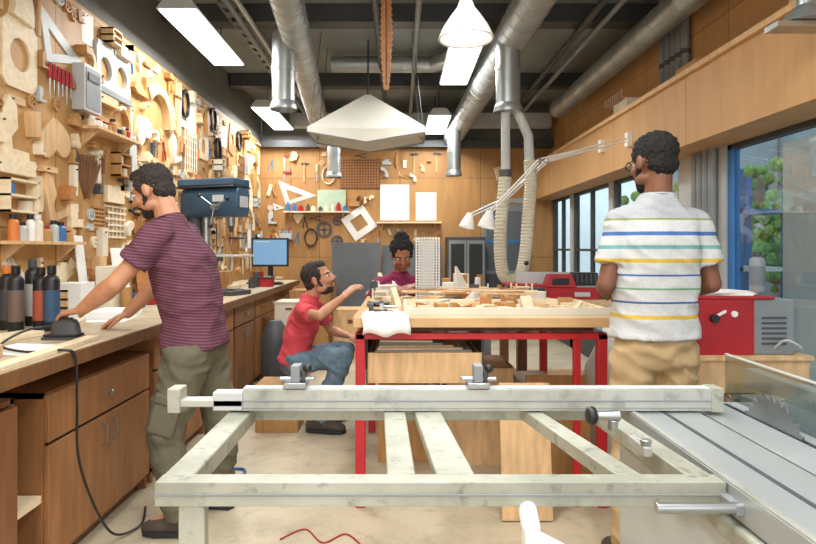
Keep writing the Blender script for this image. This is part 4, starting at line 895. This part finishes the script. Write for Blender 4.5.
m=M(); m.loft([[V((.22,1.05,.845)),V((.22,1.09,.845)),V((.22,1.09,.80)),V((.22,1.05,.80))],[V((.66,.75,.72)),V((.66,.79,.72)),V((.66,.79,.67)),V((.66,.75,.67))]],white) ; m.cyl((.24,1.09,.82),(.24,1.15,.862),.018,.018,white,12); sp(m,'support_arm',.004)
m=M(); m.b2((-.42,1.135,0.02),(-.37,1.162,.862),alup); m.b2((-.47,1.08,0),(-.31,1.2,.02),alup); sp(m,'support_leg',.003)
m=M(); n=30; O=[]
for i in range(n*2):
    a=math.pi*i/n; q=.135 if i%2 else .120; O.append((1.50+q*math.cos(a),.835+q*math.sin(a)))
m.ringp(O,[(1.50+.015*math.cos(math.pi*i/n),.835+.015*math.sin(math.pi*i/n)) for i in range(n*2)],.004,dsteel,'YZ',.929); sp(m,'saw_blade',0)
m=M(); m.b2((.975,1.10,.893),(.980,1.80,1.02),acry); m.b2((.973,1.10,1.02),(.982,1.80,1.024),lgrey); sp(m,'blade_guard',0)
m=M(); m.b2((1.12,1.3,.893),(1.16,1.95,.95),alu); sp(m,'rip_fence')
m=M(); m.b2((1.02,1.742,.86),(1.9,1.80,.90),alup); m.cyl((1.0,1.83,.88),(2.0,1.83,.88),.014,.014,steel); sp(m,'guide_rail')
m=M(); m.tube(spline([(-.55,2.75,.005),(-.45,2.85,.005),(-.35,2.72,.005),(-.25,2.8,.005),(-.15,2.65,.005)],8),.0035,redd,6); m.out('floor_cable',label='thin red cable lying on the floor',cat='cable')
m=M(); m.tube(spline([(-1.16,3.5,.008),(-1.0,3.45,.008),(-.92,3.5,.008),(-.95,3.62,.008),(-1.1,3.6,.008)],8),.008,bluel,8); m.out('floor_cable',label='blue extension cable lying on the floor',cat='cable')
# ------------------------------------------------------------ ceiling services
def duct(name,pts,r,label,ring=.3,mt=None):
    e=root(name,label,'duct',pts[0]); o=V(pts[0]); P=[V(p)-o for p in pts]
    m=M(); m.tube(P,r,mt or galv,24)
    for a,b in zip(P[:-1],P[1:]):
        L=(b-a).length; k=int(L/ring); d=(b-a).normalized()
        for i in range(1,k): c=a+d*(i*ring); m.cyl(c-d*.010,c+d*.010,r*1.03,r*1.03,mt or galv,24)
    m.out('duct_pipe',e); return e
duct('ventilation_duct',[(-.66,2.2,3.18),(-1.15,9.05,2.95)],.12,'long silver spiral ventilation duct under ceiling',.15)
duct('ventilation_duct',[(1.05,2.2,3.2),(.78,8.9,2.98)],.14,'wide silver extraction duct running under ceiling',.2)
duct('ventilation_duct',[(.95,5.9,3.38),(.35,6.6,3.36),(-.75,6.6,3.36)],.09,'silver branch duct crossing below ceiling',.3)
duct('ventilation_duct',[(2.1,1.5,3.15),(2.0,7.6,3.1)],.11,'silver duct running beside upper wall',.4)
def drop(x,y,z1,z0,r,label):
    e=root('extraction_pipe',label,'duct',(x,y,z0)); H_=z1-z0
    m=M(); m.cyl((0,0,.05),(0,0,H_),r,r,galv,24); m.out('pipe',e)
    m=M(); m.lathe([(r*1.18,0),(r*1.2,.03),(r*1.05,.06),(r,.07)],m=galv,cap=False,seg=24); m.out('flared_end',e)
    m=M(); m.lathe([(r*1.06,H_*.5),(r*1.06,H_*.5+.04)],m=galv,seg=24); m.out('clamp_ring',e)
drop(-.97,5.0,3.12,2.49,.095,'vertical silver extraction pipe with flared mouth')
drop(.9,5.0,3.15,2.47,.10,'vertical silver extraction pipe above hose')
drop(-.88,8.0,2.95,2.28,.09,'short silver extraction pipe near end wall')
drop(.72,8.0,2.92,2.3,.09,'short silver extraction pipe near end wall')
e=root('extraction_hose','cream corrugated extraction hose hanging in a deep loop','hose',(.88,5.0,1.02))
m=M(); m.cyl((0,0,.95),(0,0,1.45),.038,.038,lgrey,16); m.cyl((0,0,.91),(0,0,.97),.055,.055,dgrey,16); m.out('rigid_pipe',e)
Q=spline([(0,0,.93),(-.03,-.01,.65),(-.05,-.02,.35),(-.03,-.03,.12),(.04,-.04,.055),(.12,-.03,.1),(.17,0,.32),(.19,.0,.6),(.21,0,.85),(.20,0,1.05)],20); m=M(); m.tube(Q,[.055*(1.0 if i%2 else .86) for i in range(len(Q))],hosem,14); m.out('flexible_hose',e)
m=M(); m.tube([(.20,0,1.03),(.19,0,1.25),(.08,0,1.5)],.04,lgrey,14); m.out('branch_pipe',e)
e=root('extraction_canopy','pale pyramid shaped extraction canopy hung from ceiling','canopy',(-.33,6.2,2.36))
def per(w,d,z,sag,n=10):
    o=[]
    for i in range(n): x=-w+2*w*i/n; o.append(V((x,-d,z-sag*(1-abs(x/w)))))
    for i in range(4): o.append(V((w,-d+2*d*i/4,z)))
    for i in range(n): x=w-2*w*i/n; o.append(V((x,d,z-sag*(1-abs(x/w)))))
    for i in range(4): o.append(V((-w,d-2*d*i/4,z)))
    return o
m=M(); m.loft([per(.58,.32,.12,.10),per(.58,.32,.17,.02),per(.03,.02,.56,0)],canm,cap=False); m.out('hood',e)
m=M(); m.tube(per(.58,.32,.12,.10),.007,grey,6,True); m.out('rim',e)
m=M(); m.cyl((0,0,.54),(0,0,1.13),.01,.01,dgrey,8)
for x,y in((-.56,-.31),(.56,-.31),(.56,.31),(-.56,.31)): m.cyl((x,y,.15),(x*.8,y*.8,1.13),.004,.004,dgrey,6)
m.out('suspension_rod',e)
e=root('hanging_wood_spine','brown notched wooden spine hanging from ceiling','hanging ornament',(-.10,4.4,2.5))
L_=[];R2=[]
for k in range(40):
    t=k/39; z=t*.86; w=.012+.036*math.sin(math.pi*min(1,t*.85+.08)); q=w*(1.0 if k%2 else .7); L_.append((-q,z)); R2.append((q,z))
m=M(); m.prism(L_+R2[::-1],.02,woodo,'XZ',-.01); m.b2((-.006,-.014,.03),(.006,.014,.84),woodd); m.out('spine_board',e)
m=M(); m.cyl((0,-.0,.84),(0,0,1.0),.003,.003,black,6); m.out('cord',e)
def fluo(x,y0,y1,z,label='white fluorescent ceiling fixture switched on'):
    e=root('ceiling_lamp',label,'lamp',(x,(y0+y1)/2,z)); L=(y1-y0)/2; w=.15
    m=M(); m.loft([[V((-w,s*L,0)),V((w,s*L,0)),V((w*.55,s*L,.09)),V((-w*.55,s*L,.09))] for s in(-1,1)],lgrey); m.out('housing',e)
    m=M(); m.b2((-w*.9,-L*.97,-.012),(w*.9,L*.97,-.001),diff); m.out('diffuser',e)
    m=M()
    for s in(-.6,.6): m.cyl((0,s*L,.09),(0,s*L,3.5-z),.005,.005,dgrey,6)
    m.out('suspension_wire',e)
    ld=bpy.data.lights.new('area','AREA'); ld.shape='RECTANGLE'; ld.size=.28; ld.size_y=L*2; ld.energy=27*L*2; ld.color=(.99,.99,.98)
    lo=bpy.data.objects.new('lamp_light',ld); COL.objects.link(lo); lo.parent=e; lo.location=(0,0,-.02)
fluo(-1.62,4.35,5.7,3.08); fluo(-1.7,7.4,8.8,3.08); fluo(.56,5.05,6.3,3.06); fluo(.5,7.5,8.7,3.0)
fluo(-.9,.2,1.6,3.1); fluo(.7,.0,1.4,3.1); fluo(0,2.0,3.0,3.25)  # fixtures above the view, added as fill light for the near end
e=root('pendant_lamp','white enamel bell pendant lamp hanging from ceiling','lamp',(.33,3.0,2.38))
m=M(); m.lathe([(.135,0),(.14,.005),(.115,.06),(.075,.12),(.045,.16),(.03,.2),(.028,.2),(.04,.155),(.068,.115),(.108,.057),(.13,.004)],m=white,seg=32,cap=False); m.out('lamp_shade',e)
m=M(); m.ball((0,0,.06),.035,bulb); m.cyl((0,0,.09),(0,0,.16),.018,.018,white); m.out('bulb',e)
m=M(); m.cyl((0,0,.19),(0,0,1.12),.006,.006,black,8); m.cyl((0,0,.18),(0,0,.26),.02,.016,lgrey); m.out('cord',e)
def armlamp(P,label,sh=.07):
    o=V(P[0]); e=root('arm_lamp',label,'lamp',o); Q=[V(p)-o for p in P]
    m=M(); m.box((0,0,0),(.04,.07,.12),white); m.cyl((0,0,-.03),Q[0]+V((0,0,.03)),.015,.015,steel); m.out('bracket',e)
    for a,b in zip(Q[:-1],Q[1:]):
        m=M(); u=V((0,0,.014)); m.cyl(a+u,b+u,.006,.006,white,8); m.cyl(a-u,b-u,.006,.006,white,8); m.ball(b,.02,steel,seg=10,rows=6); m.out('arm',e)
    c=Q[-1]; m=M(); m.lathe([(.025,.08),(.035,.05),(sh*.8,0),(sh,-.05),(sh*.97,-.05),(sh*.7,0),(.02,.06)],c+V((0,0,-.05)),(.25,.1,1),white,24,False); m.out('lamp_shade',e)
    m=M(); m.ball(c+V((0,0,-.06)),.025,diff,seg=10,rows=8); m.out('bulb',e)
armlamp([(1.98,5.2,2.28),(1.1,4.75,2.03),(.68,4.65,1.60)],'long white articulated arm lamp fixed to bulkhead')
armlamp([(1.98,5.9,2.34),(1.35,5.5,2.14),(.95,5.4,1.78),(.60,5.3,1.62)],'second white articulated arm lamp on bulkhead')
for x,z,r_ in((-1.35,3.26,.025),(-1.25,3.24,.02),(-.2,3.3,.03),(.15,3.28,.025),(1.6,3.28,.03),(1.75,3.28,.025)):
    m=M(); m.cyl((x,1.0,z),(x,9.05,z),r_,r_,C_([grey,dgrey,lgrey]),12)
    m.out('ceiling_pipe',label='thin service pipe running along ceiling',cat='pipe',group='service pipes under the ceiling')
r=root('cable_tray','grey perforated cable tray under the ceiling','cable tray',(-1.5,3.5,3.34))
m=M(); m.b2((0,0,0),(.015,5.4,.05),grey); m.b2((.14,0,0),(.155,5.4,.05),grey)
for i in range(26): m.b2((.015,i*.2,0),(.14,i*.2+.1,.008),grey)
m.out('tray',r)
for i in range(5):
    m=M(); m.cyl((0,0,0),(0,0,.9),.033,.033,grey,14); m.cyl((0,0,.3),(0,0,.34),.037,.037,dgrey,14); m.out('wall_pipe',label='vertical grey conduit fixed to upper wall',cat='pipe',loc=(2.26,4.75+i*.1,2.575),group='vertical conduits on upper wall')
for i in range(4):
    m=M(); m.cyl((0,0,0),(0,0,2.06),.03,.03,grey,14); m.cyl((0,0,1.0),(0,0,1.05),.034,.034,dgrey,14); m.out('wall_pipe',label='vertical grey pipe beside the window',cat='pipe',loc=(2.265,4.35+i*.085,0),group='vertical pipes beside window')
for i in range(9):
    y=2.9+i*.42; L=RU(.25,.38)
    if i%3==0: m=M(); m.b2((0,0,0),(.16,L,RU(.06,.16)),C_([cream,woodm,wood])); m.out('storage_box',label='low box resting on the bulkhead ledge',cat='box',loc=(2.05,y,2.575))
    else: m=M(); m.b2((0,0,0),(.12,L,.03),C_([wood,woodp,woodm])); m.out('wood_plank',label='short plank resting on the bulkhead ledge',cat='wood',loc=(2.05,y,2.575))
m=M()
for k in range(9): m.tube([(0,k*.06,.0),(-.12,k*.06,.03),(-.12,k*.06,.1)],.004,white,6)
m.cyl((-.0,0,0),(0,.5,0),.005,.005,lgrey,6); m.out('wire_rack',label='small white wire rack on upper wall',cat='rack',loc=(2.297,5.9,2.8))
e=root('fume_extractor','grey metal extraction arm with hood near bulkhead','extractor',(1.98,2.75,2.42))
m=M(); m.tube([(0,0,.0),(-.05,0,.0),(-.12,0,.05),(-.1,0,.4)],.035,galv,14); m.out('arm_tube',e)
m=M(); m.lathe([(.035,.1),(.04,.05),(.09,0),(.11,-.03)],(-.12,0,-.02),(0,0,1),galv,24); m.b2((-.28,-.05,-.08),(.0,.05,-.055),steel); m.out('hood',e)
# ------------------------------------------------------------ light & camera
w=bpy.data.worlds.new('world'); SC.world=w; w.use_nodes=True; nt=w.node_tree
bg=nt.nodes['Background']; sk=nt.nodes.new('ShaderNodeTexSky'); sk.sky_type='NISHITA'; sk.sun_elevation=math.radians(50); sk.sun_rotation=math.radians(200); sk.sun_disc=False; sk.air_density=1; sk.dust_density=3
mx=nt.nodes.new('ShaderNodeMix'); mx.data_type='RGBA'; mx.inputs[0].default_value=.7; mx.inputs[7].default_value=(.98,.99,1,1)
sc_=nt.nodes.new('ShaderNodeMix'); sc_.data_type='RGBA'; sc_.blend_type='MULTIPLY'; sc_.inputs[0].default_value=1; sc_.inputs[7].default_value=(.25,.25,.25,1)
nt.links.new(sk.outputs[0],sc_.inputs[6]); nt.links.new(sc_.outputs[2],mx.inputs[6]); nt.links.new(mx.outputs[2],bg.inputs[0]); bg.inputs[1].default_value=1.75
cam=bpy.data.cameras.new('camera'); co=bpy.data.objects.new('camera',cam); COL.objects.link(co); co.location=(0,0,1.34); co.rotation_euler=(math.pi/2,0,0)
cam.sensor_width=36; cam.lens=600/816*36; cam.shift_y=-24/816; cam.shift_x=8/816; cam.clip_start=.02
SC.camera=co
SC.view_settings.view_transform='Standard'; SC.view_settings.exposure=.25
